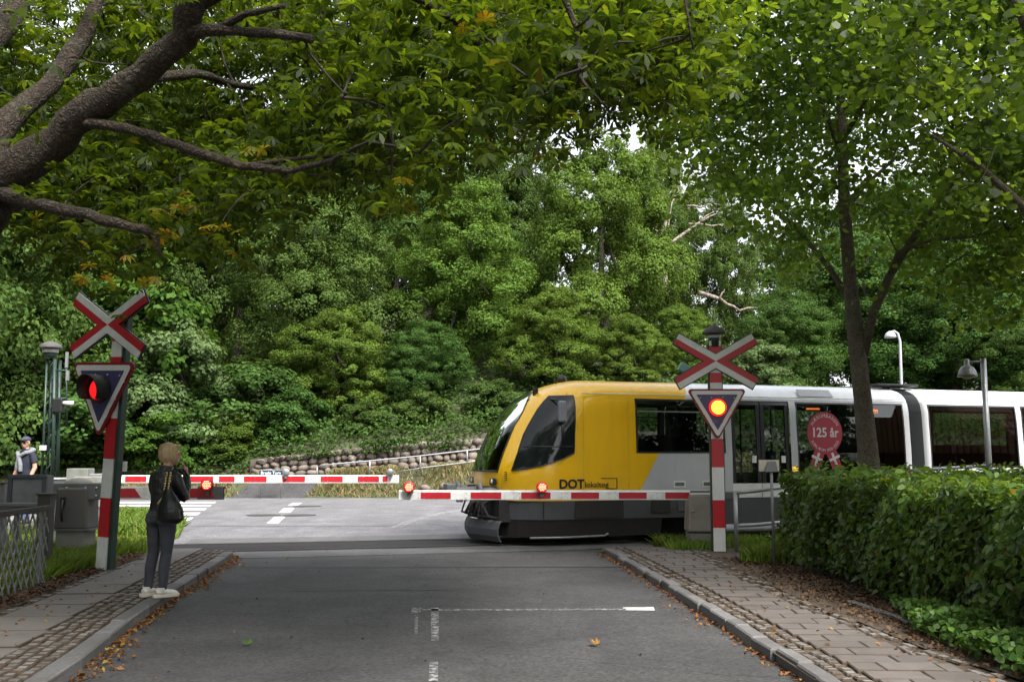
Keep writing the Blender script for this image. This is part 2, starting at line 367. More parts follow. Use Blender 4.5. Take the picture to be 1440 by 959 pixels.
M['l_lind'] = leaf_mat('linden_leaves', (0.030, 0.068, 0.012), (0.086, 0.150, 0.022), 0.58, 2.6, 0.45, big=0.3)
M['l_oak'] = leaf_mat('oak_leaves', (0.050, 0.094, 0.016), (0.110, 0.170, 0.030), 0.30, 1.4, 0.6, big=0.35, spec=0.04)
M['l_oak2'] = leaf_mat('dark_oak_leaves', (0.034, 0.069, 0.017), (0.074, 0.128, 0.029), 0.28, 1.3, 0.6, big=0.35, spec=0.04)
M['l_elder'] = leaf_mat('pale_leaves', (0.060, 0.100, 0.036), (0.112, 0.164, 0.062), 0.28, 1.3, 0.6, big=0.3, spec=0.04)
M['l_light'] = leaf_mat('fresh_leaves', (0.040, 0.082, 0.014), (0.084, 0.146, 0.027), 0.35, 1.5, 0.55, big=0.3, spec=0.04)
M['l_hedge'] = leaf_mat('hedge_leaves', (0.028, 0.070, 0.013), (0.086, 0.156, 0.027), 0.42, 2.0, 0.42, spec=0.3, big=0.35, c3=(0.16, 0.07, 0.03), c3_amt=0.012)
M['l_ivy'] = leaf_mat('ground_ivy_leaves', (0.045, 0.095, 0.018), (0.105, 0.185, 0.032), 0.35, 1.6, 0.45)
M['grass'] = leaf_mat('grass_blades', (0.075, 0.145, 0.016), (0.180, 0.265, 0.040), 0.35, 1.5, 0.6, c3=(0.28, 0.23, 0.09), c3_amt=0.12)
M['drygrass'] = leaf_mat('dry_grass_blades', (0.22, 0.18, 0.095), (0.36, 0.30, 0.17), 0.3, 1.3, 0.7, c3=(0.10, 0.16, 0.03), c3_amt=0.3)
M['litter'] = leaf_mat('dead_leaves', (0.10, 0.042, 0.012), (0.30, 0.135, 0.028), 0.15, 1.2, 0.7, c3=(0.34, 0.24, 0.04), c3_amt=0.12)
M['litter_dk'] = leaf_mat('rotting_leaves', (0.050, 0.028, 0.015), (0.15, 0.085, 0.042), 0.1, 1.1, 0.8)

# ------------------------------------------------------------------ ground, hill
def sstep(a, b, x):
    t = min(1, max(0, (x-a)/(b-a))); return t*t*(3-2*t)
def ramp_z(X): return lerp_table([(-14, 0.55), (-10.5, 0.78), (-1, 1.30), (8, 1.7), (16, 1.2)], X)
def wall_h(X): return lerp_table([(-10.8, 0.85), (-6, 1.15), (-1, 1.25), (6, 1.2)], X)
def hz(X, Y):
    if Y < 40.2: return 0.0
    side = 1-0.62*sstep(4, 22, X)
    r = ramp_z(X)
    if Y < 42.15: return r*sstep(40.2, 41.2, Y)
    up = wall_h(X) if X > -11 else 0.4
    t = Y-42.15
    return r+up*sstep(0, 0.35, t)+side*(0.36*min(t, 34)+0.10*max(0, t-34)*(1 if t < 60 else 0)+(0.10*26 if t >= 60 else 0))
mb = MB(); xs = list(np.arange(-62, 63, 2.0)); ys = [-60, -20, 0, 10, 20, 30, 38, 40.2, 40.5, 40.8, 41.2, 41.7, 42.15, 42.3, 42.5, 43, 44, 46, 48, 51, 54, 58, 62, 66, 70, 75, 80, 90, 102, 140]
xs = [-900, -300, -120]+xs+[120, 300, 900]; ys = [-900, -300]+ys+[400, 1200]
vs = [(x, y, hz(x, y)-0.004+(0.25*math.sin(x*0.7+y*0.4)*math.sin(y*0.5-x*0.2) if y > 45 else 0)) for y in ys for x in xs]
nx = len(xs); fs = [(j*nx+i, j*nx+i+1, (j+1)*nx+i+1, (j+1)*nx+i) for j in range(len(ys)-1) for i in range(nx-1)]
mb.add(vs, fs, 0, True); tag(mb.build('ground', M['ground']), kind='structure')

LK = [(-1.9, -8), (-2.5, 0), (-2.9, 4), (-3.37, 7.75), (-3.78, 10.24), (-4.14, 12.89), (-4.41, 14.99), (-4.70, 17.3)]   # road edge, left
RK = [(2.5, -8), (2.45, 0), (2.35, 4), (2.2, 7.75), (2.12, 9.54), (1.97, 12.25), (1.75, 15.4), (1.54, 18.0)]
# track centre line: straight under the train, bending to the left of it
TA = R(19); TO = Vector((-0.742, 19.80, 0))
def track_pts():
    pts = []; p = TO+Vector((math.cos(TA), math.sin(TA), 0))*3
    q = p.copy(); h = TA; left = []
    for i in range(60):
        h = max(R(7.5), h-R(0.42)); q = q-Vector((math.cos(h), math.sin(h), 0))*0.5; left.append((q.copy(), h))
    right = [(p+Vector((math.cos(TA), math.sin(TA), 0))*0.5*i, TA) for i in range(80)]
    return list(reversed(left))+right
TR = track_pts()
def track_strip(o0, o1, z, name, mat, x0=-99, x1=99, thick=None, parent=None):
    mb = MB(); row = [(p, h) for p, h in TR if x0 <= p.x <= x1]
    a = [p+Vector((-math.sin(h), math.cos(h), 0))*o0 for p, h in row]; b = [p+Vector((-math.sin(h), math.cos(h), 0))*o1 for p, h in row]
    up = Vector((0, 0, z)); n = len(row)
    mb.add([v+up for v in a]+[v+up for v in b], [(i, i+1, n+i+1, n+i) for i in range(n-1)])
    return tag(mb.build(name, mat), kind='structure')

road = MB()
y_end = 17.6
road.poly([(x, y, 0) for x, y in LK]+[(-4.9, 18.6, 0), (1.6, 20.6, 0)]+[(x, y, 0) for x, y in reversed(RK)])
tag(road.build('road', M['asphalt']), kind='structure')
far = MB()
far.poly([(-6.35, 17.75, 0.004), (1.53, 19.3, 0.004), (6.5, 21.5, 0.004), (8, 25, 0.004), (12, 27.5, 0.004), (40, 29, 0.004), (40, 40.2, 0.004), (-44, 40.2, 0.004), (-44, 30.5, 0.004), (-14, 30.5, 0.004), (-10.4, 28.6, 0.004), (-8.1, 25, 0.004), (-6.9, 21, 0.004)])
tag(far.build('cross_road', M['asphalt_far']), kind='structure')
track_strip(-2.05, 2.1, 0.008, 'crossing_apron', M['apron'], -6.4, 2.2)
track_strip(-0.90, 0.92, 0.012, 'crossing_panel', M['rubber'], -8.6, 2.4)
for o in (-0.72, 0.72):
    track_strip(o-0.035, o+0.035, 0.018, 'rail_track', M['steel'])
    track_strip(o+0.036, o+0.085, 0.0155, 'flange_groove', M['black'], -8.6, 2.4)
track_strip(-1.5, 1.5, 0.005, 'track_bed', pm('ballast', (0.10, 0.09, 0.08), 0.9, var=0.6, scale=30, bump=1.0, bscale=40), 2.41, 60)
track_strip(-1.5, 1.5, 0.005, 'track_bed', bpy.data.materials['ballast'], -60, -8.6)

# pavements
def offs(line, d):
    out = []
    for i, (x, y) in enumerate(line):
        x0, y0 = line[max(i-1, 0)]; x1, y1 = line[min(i+1, len(line)-1)]
        t = Vector((x1-x0, y1-y0)).normalized(); out.append((x-t.y*d, y+t.x*d))   # +d to the left of travel
    return out
LB = [(-3.6, -8), (-4.2, 0), (-4.75, 5), (-5.1, 8), (-5.25, 10.3), (-5.46, 12.1), (-5.66, 13.9), (-5.80, 15.4), (-6.05, 17.2)]
RB = [(3.9, -8), (3.95, 0), (3.8, 4), (3.68, 7.4), (3.47, 8.5), (3.38, 10.0), (3.27, 10.6), (3.22, 13.3), (3.2, 16.3), (3.3, 17.9)]
def along(line, y):
    return lerp_table([(b, a) for a, b in line], y)
bed = MB(); bed.poly([(x, y, 0.075) for x, y in reversed(offs(LK, 0.0))]+[(x, y, 0.075) for x, y in LB]); 
tag(bed.build('pavement_bed', M['soil']), kind='structure')
bed = MB(); bed.poly([(x, y, 0.075) for x, y in RK]+[(x, y, 0.075) for x, y in reversed(RB)])
tag(bed.build('pavement_bed', M['soil']), kind='structure')
rng = random.Random(5)
def stone(mb, c, ax, ln, wd, top, h, rnd, inset=0.012, jit=0.05, edge=0):
    """one laid stone: bottom at top-h, chamfered top"""
    ay = Vector((-ax.y, ax.x, 0)); c = Vector(c); vs = []
    j = [Vector((rnd.uniform(-1, 1), rnd.uniform(-1, 1), 0))*min(ln, wd)*jit for _ in range(4)]
    tz = [rnd.uniform(-1, 1)*0.003 for _ in range(4)]
    cs = ((-1, -1), (1, -1), (1, 1), (-1, 1))
    for zz, ins in ((top-h, 0), (top-inset, 0), (top, inset)):
        for q, (a, b) in enumerate(cs):
            p = c+ax*a*(ln/2-ins)+ay*b*(wd/2-ins)+j[q]; p.z = zz+(tz[q] if zz > top-h else 0); vs.append(p)
    fs = []
    mb.add(vs, [(8, 9, 10, 11)])
    for k in (0, 4):
        for q in range(4): fs.append((k+q, k+(q+1) % 4, k+4+(q+1) % 4, k+4+q))
    mb.add(vs, fs, edge)
def kerb(line, side, w, name, seed, y0, y1, ln=(14, 22), jit=0.012, hj=0.006):
    rnd = random.Random(seed); mb = MB(); pts = [Vector((along(line, y), y, 0)) for y in np.arange(y0, y1, 0.05)]
    i = 0
    while i < len(pts)-12:
        k = min(len(pts)-1, i+int(rnd.uniform(*ln))); a, b = pts[i], pts[k]; ax = (b-a).normalized(); ay = Vector((-ax.y, ax.x, 0))*side
        stone(mb, (a+b)/2+ay*(w/2+rnd.uniform(-jit, jit)), ax, (b-a).length-0.016, w, 0.105+rnd.uniform(-hj, hj), 0.2, rnd, 0.014); i = k
    tag(mb.build(name, M['kerb']), kind='structure')
kerb(LK, 1, 0.17, 'kerb', 1, -2, 17.4); kerb(RK, -1, 0.14, 'kerb', 2, -2, 18.1, (7, 14), 0.024, 0.012)
def setts(line, side, o0, o1, size, rows, seed, name, y0, y1, skip=0.0, jit=0.012):
    rnd = random.Random(seed); mb = MB(); w = (o1-o0)/rows
    for r in range(rows):
        y = y0+rnd.uniform(0, size)
        while y < y1:
            ln = size*rnd.uniform(0.75, 1.3); ax = Vector((along(line, y+0.3)-along(line, y-0.3), 0.6, 0)).normalized(); ay = Vector((-ax.y, ax.x, 0))*side
            if rnd.random() > skip:
                stone(mb, Vector((along(line, y), y, 0))+ay*(o0+w*(r+0.5)+rnd.uniform(-jit, jit)), ax, ln-0.028, w-0.022, 0.1+rnd.uniform(-0.008, 0.006), 0.05, rnd, 0.013, 0.05, 1)
            y += ln*ax.y
    tag(mb.build(name, [M['cobble'], M['soil']]), kind='structure')
setts(LK, 1, 0.18, 0.62, 0.13, 4, 3, 'pavement_setts', 3, 17.3)
setts(LB, -1, 0.0, 0.13, 0.14, 1, 4, 'pavement_edge_setts', 3, 17.0, 0.15)
setts(RK, -1, 0.16, 0.38, 0.11, 2, 6, 'pavement_setts', 3, 17.9, 0.12)
setts(RB, 1, 0.0, 0.22, 0.16, 2, 7, 'pavement_edge_setts', 3, 17.4, 0.35, 0.03)
# slabs left
mb = MB(); y = 2.0; rnd = random.Random(8)
while y < 17.0:
    d = 0.82; x1 = along(LK, y+d/2)-0.635; x0 = along(LB, y+d/2)+0.13; t = Vector((0.13, -1, 0)).normalized(); 
    ax = Vector((1, 0.10, 0)).normalized(); wtot = x1-x0
    cut = wtot*(0.62 if int(y/d) % 2 else 0.40)
    for a, b in ((0, cut), (cut, wtot)) if wtot > 1.0 else ((0, wtot),):
        stone(mb, (x0+(a+b)/2, y+d/2, 0), ax, b-a-0.006, d-0.008, 0.1+rnd.uniform(-0.004, 0.004), 0.05, rnd, 0.008, 0.004, 1)
    y += d
tag(mb.build('pavement_slabs', [M['slab'], M['soil']]), kind='structure')
# pavers right
mb = MB(); rnd = random.Random(9); y = 2.0; r = 0
while y < 17.9:
    d = 0.30; x0 = along(RK, y)+0.40; x1 = along(RB, y)-0.22; x = x0-(0.22 if r % 2 else 0)
    while x < x1-0.02:
        ln = 0.44; a, b = max(x, x0), min(x+ln, x1)
        if b-a > 0.05: stone(mb, ((a+b)/2, y+d/2-0.05*(a-x0), 0), Vector((1, -0.05, 0)).normalized(), b-a-0.006, d-0.010, 0.1+rnd.uniform(-0.003, 0.003), 0.05, rnd, 0.009, 0.008, 1)
        x += ln
    y += d; r += 1
tag(mb.build('pavement_pavers', [M['paver'], M['soil']]), kind='structure')
# soil verges (raised level with the pavement)
mb = MB(); mb.poly([(x, y, 0.09) for x, y in reversed(LB)]+[(-12, -8, 0.09), (-12, 17.3, 0.09)])
tag(mb.build('verge_soil', M['soil']), kind='structure')
mb = MB(); mb.poly([(x, y, 0.09) for x, y in RB]+[(4.2, 18.0, 0.09), (16, 20.4, 0.09), (16, -8, 0.09)])
tag(mb.build('verge_soil', M['soil']), kind='structure')
# stone edging between pavement and hedge
mb = MB(); rnd = random.Random(3)
for k in range(9):
    a = P(1170+k*32, 0, 1); y = 11.0-k*0.42; x = 3.75+0.035*k+rnd.uniform(-0.02, 0.02)
    stone(mb, (x, y, 0), Vector((0.12, -1, 0)).normalized(), 0.40, 0.09, 0.12, 0.1, rnd, 0.012)
tag(mb.build('bed_edging', M['kerb']), kind='structure')
# ramp path behind the cross road, platform at far left
mb = MB()
for (x0, x1) in ((-11.3, -8.35),):
    pts = []
    for y in (40.2, 40.5, 40.9, 41.3, 41.9): 
        sh = (y-40.2)*0.9
        pts.append([(x0+sh, y, hz(x0+sh, y)+0.012), (x1+sh*0.9, y, hz(x1+sh*0.9, y)+0.012)])
    for a, b in zip(pts, pts[1:]): mb.poly([a[0], a[1], b[1], b[0]])
tag(mb.build('ramp_path', M['asphalt']), kind='structure')
mb = MB(); mb.box((-15.2, 22.6, 0.165), (10.0, 5.0, 0.33)); tag(mb.build('platform', M['concrete'], bevel=0.02), kind='structure')

# road markings
mb = MB()
def gq(pxs, z=0.012): mb.poly([G(a, b, z) for a, b in pxs])
gq([(375, 735.5), (391, 735.5), (401, 726.5), (386, 726.5)]); gq([(392, 720.5), (408, 720.5), (414, 714.5), (399, 714.5)]); gq([(405, 710.5), (418, 710.5), (425, 706.8), (412, 706.8)])
tag(mb.build('road_marking', M['paint_w']), kind='structure')
mb = MB()
for i, (a, b) in enumerate(((736, 741), (727.5, 732), (720.5, 724), (714.5, 717.5), (709.6, 712.0), (705.3, 707.3))):
    def xr(y): return 303-(y-706)*1.42
    gq([(168, b), (xr(b), b), (xr(a), a), (168, a)])
tag(mb.build('zebra_crossing', M['paint_w']), kind='structure')
mb = MB()
gq([(578, 862), (591, 862), (593, 854), (580, 854)], 0.004); gq([(606, 900), (617, 900), (617, 854), (606, 854)], 0.004); gq([(603, 957), (616, 957), (616, 930), (604, 930)], 0.004)
gq([(594, 858.2), (880, 857.2), (880, 855.2), (594, 855.8)], 0.004); gq([(583, 890), (587, 890), (588, 864), (583, 864)], 0.004)
tag(mb.build('road_marking', M['paint_old']), kind='structure')
mb = MB(); gq([(876, 857.5), (921, 858), (919, 852.8), (876, 853.5)], 0.004); tag(mb.build('road_marking', worn_paint('road_paint_half', (0.42, 0.42, 0.41), (0.045, 0.044, 0.0445), 0.6, 12)), kind='structure')
mb = MB(); gq([(352, 797.6), (985, 797.2), (985, 796.2), (352, 796.4)], 0.004); gq([(400, 830.5), (640, 829), (640, 828.4), (400, 829.6)], 0.004); tag(mb.build('road_seam', pm('tar_seam', (0.018, 0.018, 0.018), 0.6, var=0.4)), kind='structure')
mb = MB(); gq([(300, 797), (880, 797), (844, 775), (336, 777)], 0.0025); tag(mb.build('road_repair', asphalt_mat('asphalt_repair', (0.056, 0.055, 0.056), fine=0.35, patch=0.22)), kind='structure')
# pale arc scuffed by turning wheels
mb = MB()
for k, dy in ((0, 0), (1, 2.2)):
    c = [(548+k*9, 742), (566+k*8, 734), (590+k*8, 727), (620+k*6, 720+k*0.6), (655, 714+k)]
    for (a, b), (c2, d2) in zip(c, c[1:]): gq([(a, b), (a+7, b), (c2+6, d2), (c2, d2)], 0.0085)
tag(mb.build('road_scuff', worn_paint('scuff', (0.24, 0.24, 0.25), (0.125, 0.122, 0.129), 0.5, 4)), kind='structure')
for px, py, rx, lab in ((371, 724.3, 23.5, 'round iron manhole cover beside the dashes, leftmost of the three'), (421, 724.3, 23, 'round iron manhole cover right of the dashes, nearer the tracks'), (432, 711.8, 20, 'round iron manhole cover nearest the stone wall')):
    p = G(px, py, 0.008); r = rx*p.y/1400
    o = MB().lathe([(r, 0.0), (r, 0.006), (r*0.86, 0.009)], p, 28).build('manhole_cover', pm('cast_iron', (0.075, 0.07, 0.065), 0.6, 0.5, bump=0.4, bscale=30) if 'cast_iron' not in bpy.data.materials else bpy.data.materials['cast_iron'])
    tag(o, lab, 'manhole cover', 'manhole covers in the cross road')

# ------------------------------------------------------------------ stone wall, railing, street sign on the far bank
rnd = random.Random(21); mb = MB()
for row in range(5):
    x = -11.0+rnd.uniform(0, 0.3)
    while x < 6.2:
        w = rnd.uniform(0.22, 0.50); h = wall_h(x)/4.3
        if row*h < wall_h(x)-0.10:
            z = ramp_z(x)+h*(row+0.42)+rnd.uniform(-0.04, 0.04)
            mb.ball((x+w/2, 42.02+0.035*row+rnd.uniform(-0.04, 0.04), z), (w*0.56, 0.22, h*rnd.uniform(0.52, 0.70)), 9, rot=Matrix.Rotation(rnd.uniform(-0.35, 0.35), 3, 'Y'))
        x += w
for k in range(17):
    x0, x1 = -11.0+k, -10.0+k; mb.add([(x0, 42.10, ramp_z(x0)-0.2), (x1, 42.10, ramp_z(x1)-0.2), (x1, 42.18, ramp_z(x1)+wall_h(x1)*0.9), (x0, 42.18, ramp_z(x0)+wall_h(x0)*0.9)], [(0, 1, 2, 3)])
o = mb.build('stone_wall', M['fieldstone']); tag(o, 'low dry stone retaining wall of round boulders at the foot of the wooded bank', 'wall')
rt = thing('handrail', 'galvanised tube handrail climbing the ramp below the stone wall', 'handrail', P(446, 668, 40.7))
base = rt.location
def rel(px, py, Y): return P(px, py, Y)-base
MB().tube([rel(446, 656, 40.7), rel(470, 652.5, 40.7), rel(520, 648, 40.7), rel(591, 641, 40.7), rel(672, 631.5, 40.7), rel(760, 622, 40.7)], 0.032, 8).build('top_rail', M['galv'], rt)
MB().tube([rel(556, 664, 40.7), rel(591, 658, 40.7), rel(672, 648, 40.7), rel(760, 638, 40.7)], 0.026, 8).build('lower_rail', M['galv'], rt)
for px, a, b in ((446, 655, 672), (520, 648, 668), (591, 641, 662), (657, 633, 652), (725, 626, 645)):
    MB().tube([rel(px, a, 40.7), rel(px, b, 40.7)], 0.032, 8).build('post', M['galv'], rt)
p = P(381, 664.5, 39.6); st = thing('street_sign', 'dark blue street name sign on a short post before the stone wall', 'sign', (p.x, p.y, 0.0))
MB().box((0, 0, p.z), (0.92, 0.03, 0.235)).box((0, -0.004, p.z), (0.92, 0.03, 0.012), mi=0).build('sign_plate', pm('sign_blue', (0.012, 0.035, 0.065), 0.4), st, 0.01)
for sx in (-0.40, 0.40): MB().tube([(sx, 0.035, 0), (sx, 0.035, p.z+0.1)], 0.011, 8).build('post', M['greybox'], st)
mb = text_mesh('Brede Torv', 0.17, 0.002); put(mb, Matrix.Translation((0, -0.022, p.z-0.06)) @ Matrix.Rotation(R(90), 4, 'X')); mb.build('lettering', M['white'], st)
mb = MB(); 
for zz in (-0.112, 0.112): mb.box((0, -0.017, p.z+zz), (0.92, 0.006, 0.012))
mb.build('sign_border', M['white'], st)
# bollard-like stones on the far verge
for px, py, rr, lab in ((855, 0, 0, ''),):
    pass
for px, py, r, lab in ((598, 686, 0.17, 'flat grey boulder on the dry verge behind the barrier tip'), (627, 685, 0.21, 'rounded grey boulder on the dry verge beside the train nose')):
    q = P(px, py, 40.4); o = MB().ball((0, 0, 0), (r*1.3, r, r*0.8), 10, rot=Matrix.Rotation(0.3, 3, 'Y')).build('boulder', M['fieldstone']); o.location = q; tag(o, lab, 'boulder')

# ------------------------------------------------------------------ train
TRN = thing('commuter_train', 'yellow fronted white commuter train crossing the road behind the lowered barrier', 'train', TO, TA)
def prof(z):
    w = lerp_table([(0.15, 1.30), (0.5, 1.40), (0.85, 1.43), (1.2, 1.45), (1.75, 1.45), (2.25, 1.43), (2.7, 1.41), (2.85, 1.36), (3.0, 1.24), (3.1, 1.03), (3.16, 0.78), (3.20, 0.42), (3.215, 0.0)], z)
    s0 = lerp_table([(0.15, 0.30), (0.5, 0.2), (0.85, 0.12), (1.41, 0.07), (1.75, 0.19), (2.25, 0.44), (2.7, 0.82), (2.85, 1.0), (3.0, 1.26), (3.1, 1.5), (3.16, 1.72), (3.20, 1.95), (3.215, 2.15)], z)
    L = 1.15 if z < 2.7 else max(0.35, 1.15*w/1.41)
    return w, s0, L
def surf(z, a=None, s=None, side=-1, out=0.0):
    w, s0, L = prof(z)
    if a is None:
        if s >= s0+L: return Vector((s, side*(w+out), z))
        a = math.acos(max(0.0, min(1.0, (1-(s-s0)/L)))**(1/0.9))*side
    sn, cs = math.sin(a), math.cos(a)
    p = Vector((s0+L*(1-abs(cs)**0.9), w*math.copysign(abs(sn)**0.9, sn), z))
    if out:
        nrm = Vector((-cs*w/ max(L, .1) if w > 0 else -1, sn, 0.0)).normalized(); p = p+nrm*out
    return p
# paint: yellow front, white rear
def train_paint():
    m, n, l, b = new_mat('train_paint'); tc = n.new('ShaderNodeTexCoord'); sp = n.new('ShaderNodeSeparateXYZ'); l.new(tc.outputs['Object'], sp.inputs[0])
    zr = n.new('ShaderNodeMapRange'); zr.inputs[1].default_value = 0.85; zr.inputs[2].default_value = 3.17; zr.inputs[3].default_value = 2.80; zr.inputs[4].default_value = 4.15
    l.new(sp.outputs['Z'], zr.inputs[0])
    lt = n.new('ShaderNodeMath'); lt.operation = 'GREATER_THAN'; l.new(sp.outputs['X'], lt.inputs[0]); l.new(zr.outputs[0], lt.inputs[1])
    z = n.new('ShaderNodeTexNoise'); z.inputs['Scale'].default_value = 1.6; z.inputs['Detail'].default_value = 6; l.new(tc.outputs['Object'], z.inputs['Vector'])
    y = n.new('ShaderNodeMix'); y.data_type = 'RGBA'; y.inputs[6].default_value = (0.80, 0.44, 0.006, 1); y.inputs[7].default_value = (0.86, 0.50, 0.010, 1); l.new(z.outputs[0], y.inputs[0])
    w = n.new('ShaderNodeMix'); w.data_type = 'RGBA'; w.inputs[6].default_value = (0.46, 0.475, 0.50, 1); w.inputs[7].default_value = (0.58, 0.59, 0.61, 1); l.new(z.outputs[0], w.inputs[0])
    # white upper body
    wz = n.new('ShaderNodeMath'); wz.operation = 'GREATER_THAN'; wz.inputs[1].default_value = 2.84; l.new(sp.outputs['Z'], wz.inputs[0])
    w2 = n.new('ShaderNodeMix'); w2.data_type = 'RGBA'; l.new(wz.outputs[0], w2.inputs[0]); l.new(w.outputs[2], w2.inputs[6]); w2.inputs[7].default_value = (0.80, 0.81, 0.83, 1)
    mx = n.new('ShaderNodeMix'); mx.data_type = 'RGBA'; l.new(lt.outputs[0], mx.inputs[0]); l.new(y.outputs[2], mx.inputs[6]); l.new(w2.outputs[2], mx.inputs[7])
    # streaky road grime, stretched down the side
    mp = n.new('ShaderNodeMapping'); mp.inputs['Scale'].default_value = (3.0, 1, 0.35); l.new(tc.outputs['Object'], mp.inputs[0])
    g = n.new('ShaderNodeTexNoise'); g.inputs['Scale'].default_value = 2.2; g.inputs['Detail'].default_value = 9; l.new(mp.outputs[0], g.inputs['Vector'])
    gr = n.new('ShaderNodeMapRange'); gr.inputs[1].default_value = 0.45; gr.inputs[2].default_value = 0.75; gr.inputs[4].default_value = 0.10; l.new(g.outputs[0], gr.inputs[0])
    gm = n.new('ShaderNodeMix'); gm.data_type = 'RGBA'; l.new(gr.outputs[0], gm.inputs[0]); l.new(mx.outputs[2], gm.inputs[6]); gm.inputs[7].default_value = (0.16, 0.13, 0.10, 1)
    l.new(gm.outputs[2], b.inputs['Base Color']); b.inputs['Roughness'].default_value = 0.24; b.inputs['Specular IOR Level'].default_value = 0.65
    bp = n.new('ShaderNodeBump'); bp.inputs['Strength'].default_value = 0.05; bp.inputs['Distance'].default_value = 0.05; l.new(z.outputs[0], bp.inputs['Height']); l.new(bp.outputs[0], b.inputs['Normal'])
    return m
M['train'] = train_paint()
M['skirt'] = pm('grey_skirt', (0.070, 0.074, 0.080), 0.55, var=0.12, dirt=(0.045, 0.04, 0.035), dirt_amt=0.7, dscale=3)
M['under'] = pm('dark_underframe', (0.022, 0.02, 0.019), 0.85, var=0.4, bump=0.3, bscale=20)  # near-black tone shared by underframe, wheels, hoses and lower skirt
M['glass'] = glass_mat('tinted_glass', (0.80, 0.92, 0.86), 0.42, 1.55)
M['glass_dk'] = glass_mat('dark_cab_glass', (0.5, 0.62, 0.58), 0.22, 1.11)
M['frame'] = pm('black_window_frame', (0.018, 0.019, 0.021), 0.35)
M['seat'] = pm('seat_fabric', (0.045, 0.05, 0.065), 0.9, var=0.3, scale=30)
M['inwall'] = pm('interior_panel', (0.05, 0.05, 0.053), 0.6)
ZR = [0.85, 1.02, 1.27, 1.43, 1.58, 1.74, 2.0, 2.25, 2.5, 2.65, 2.80, 2.88, 2.95, 3.02, 3.08, 3.13, 3.17, 3.2, 3.215]
WIN1 = [(2.83, 4.80, 1.74, 2.80), (6.49, 9.20, 1.27, 2.80)]
DOOR1 = (4.95, 6.33, 0.85, 2.80)
WIN2 = [(9.86, 12.3, 1.43, 2.80), (12.45, 14.9, 1.43, 2.80), (16.6, 19.2, 1.43, 2.80)]
def body_grid(name, S, wins, nose):
    mb = MB(); A = [R(a) for a in (-90, -80, -70, -60, -50, -42, -35, -29, -24, -19, -14, -8, -2, 2, 8, 14, 19, 24, 29, 35, 42, 50, 60, 70, 80, 90)] if nose else []
    cols = [('s', s, -1) for s in reversed(S)]+[('a', a, 0) for a in A]+[('s', s, 1) for s in S]
    vs = []
    for z in ZR:
        for k, v, sd in cols:
            vs.append(surf(z, s=v, side=sd) if k == 's' else surf(z, a=v))
    n = len(cols); fs = []
    edge = [(1.43, 29), (1.75, 29), (2.25, 27), (2.5, 24), (2.65, 19), (2.80, 14), (2.88, 8), (2.95, 2)]
    for j in range(len(ZR)-1):
        zc = (ZR[j]+ZR[j+1])/2
        for i in range(n-1):
            a, b = cols[i], cols[i+1]
            if a[0] == 's' and b[0] == 's':
                sm = (a[1]+b[1])/2
                if any(s0 < sm < s1 and z0 < zc < z1 for s0, s1, z0, z1 in wins): continue
            if a[0] == 'a' and b[0] == 'a' and 1.43 < zc < 2.95:
                if abs((a[1]+b[1])/2) < R(lerp_table(edge, zc)): continue
            fs.append((j*n+i, j*n+i+1, (j+1)*n+i+1, (j+1)*n+i))
    mb.add(vs, fs, 0, True)
    return mb.build(name, M['train'], TRN)
S1 = [2.83, 3.8, 4.80, 4.95, 5.64, 6.33, 6.49, 7.9, 9.20, 9.34]
body_grid('body', S1, WIN1+[DOOR1], True)
S2 = [9.74, 9.86, 11.1, 12.3, 12.45, 13.7, 14.9, 15.1, 16.4, 16.6, 17.9, 19.2, 24.0]
body_grid('rear_body', S2, WIN2, False)
# end walls so nobody looks into a hollow shell
for s in (9.33, 9.75, 23.99):
    mb = MB(); o_ = [(-prof(z)[0]*0.99, z) for z in ZR]+[(prof(z)[0]*0.99, z) for z in reversed(ZR)]
    mb.plate(o_, (s, 0, 0), (0, 1, 0), (0, 0, 1), 0.004); mb.build('end_wall', M['frame'], TRN)
# windshield
mb = MB(); edge = [(1.43, 29.5), (1.75, 29.5), (2.25, 27.5), (2.5, 25), (2.7, 19.5), (2.85, 12), (2.96, 2.5)]
zz = [1.40, 1.5, 1.6, 1.75, 1.9, 2.05, 2.25, 2.4, 2.55, 2.7, 2.8, 2.88, 2.95, 2.985]; vs = []; nn = 13
for z in zz:
    e = lerp_table(edge, z)*1.03+0.6
    for k in range(nn): vs.append(surf(z, a=R(-e+2*e*k/(nn-1)), out=0.008))
mb.add(vs, [(j*nn+i, j*nn+i+1, (j+1)*nn+i+1, (j+1)*nn+i) for j in range(len(zz)-1) for i in range(nn-1)], 0, True)
ws = mb.build('windshield', M['glass_dk'], TRN)
mb = MB()
for sgn in (-1, 1):
    mb.tube([surf(z, a=sgn*R(lerp_table(edge, z)*1.03+0.8), out=0.010) for z in zz], 0.014, 6)
mb.tube([surf(1.40, a=R(a), out=0.012) for a in range(-31, 32, 4)], 0.016, 6); mb.build('seal', M['frame'], ws)
MB().tube([surf(1.42, a=R(-6), out=0.03), surf(1.75, a=R(2), out=0.03), surf(2.1, a=R(9), out=0.03)], 0.012, 6).build('wiper', M['black'], ws)
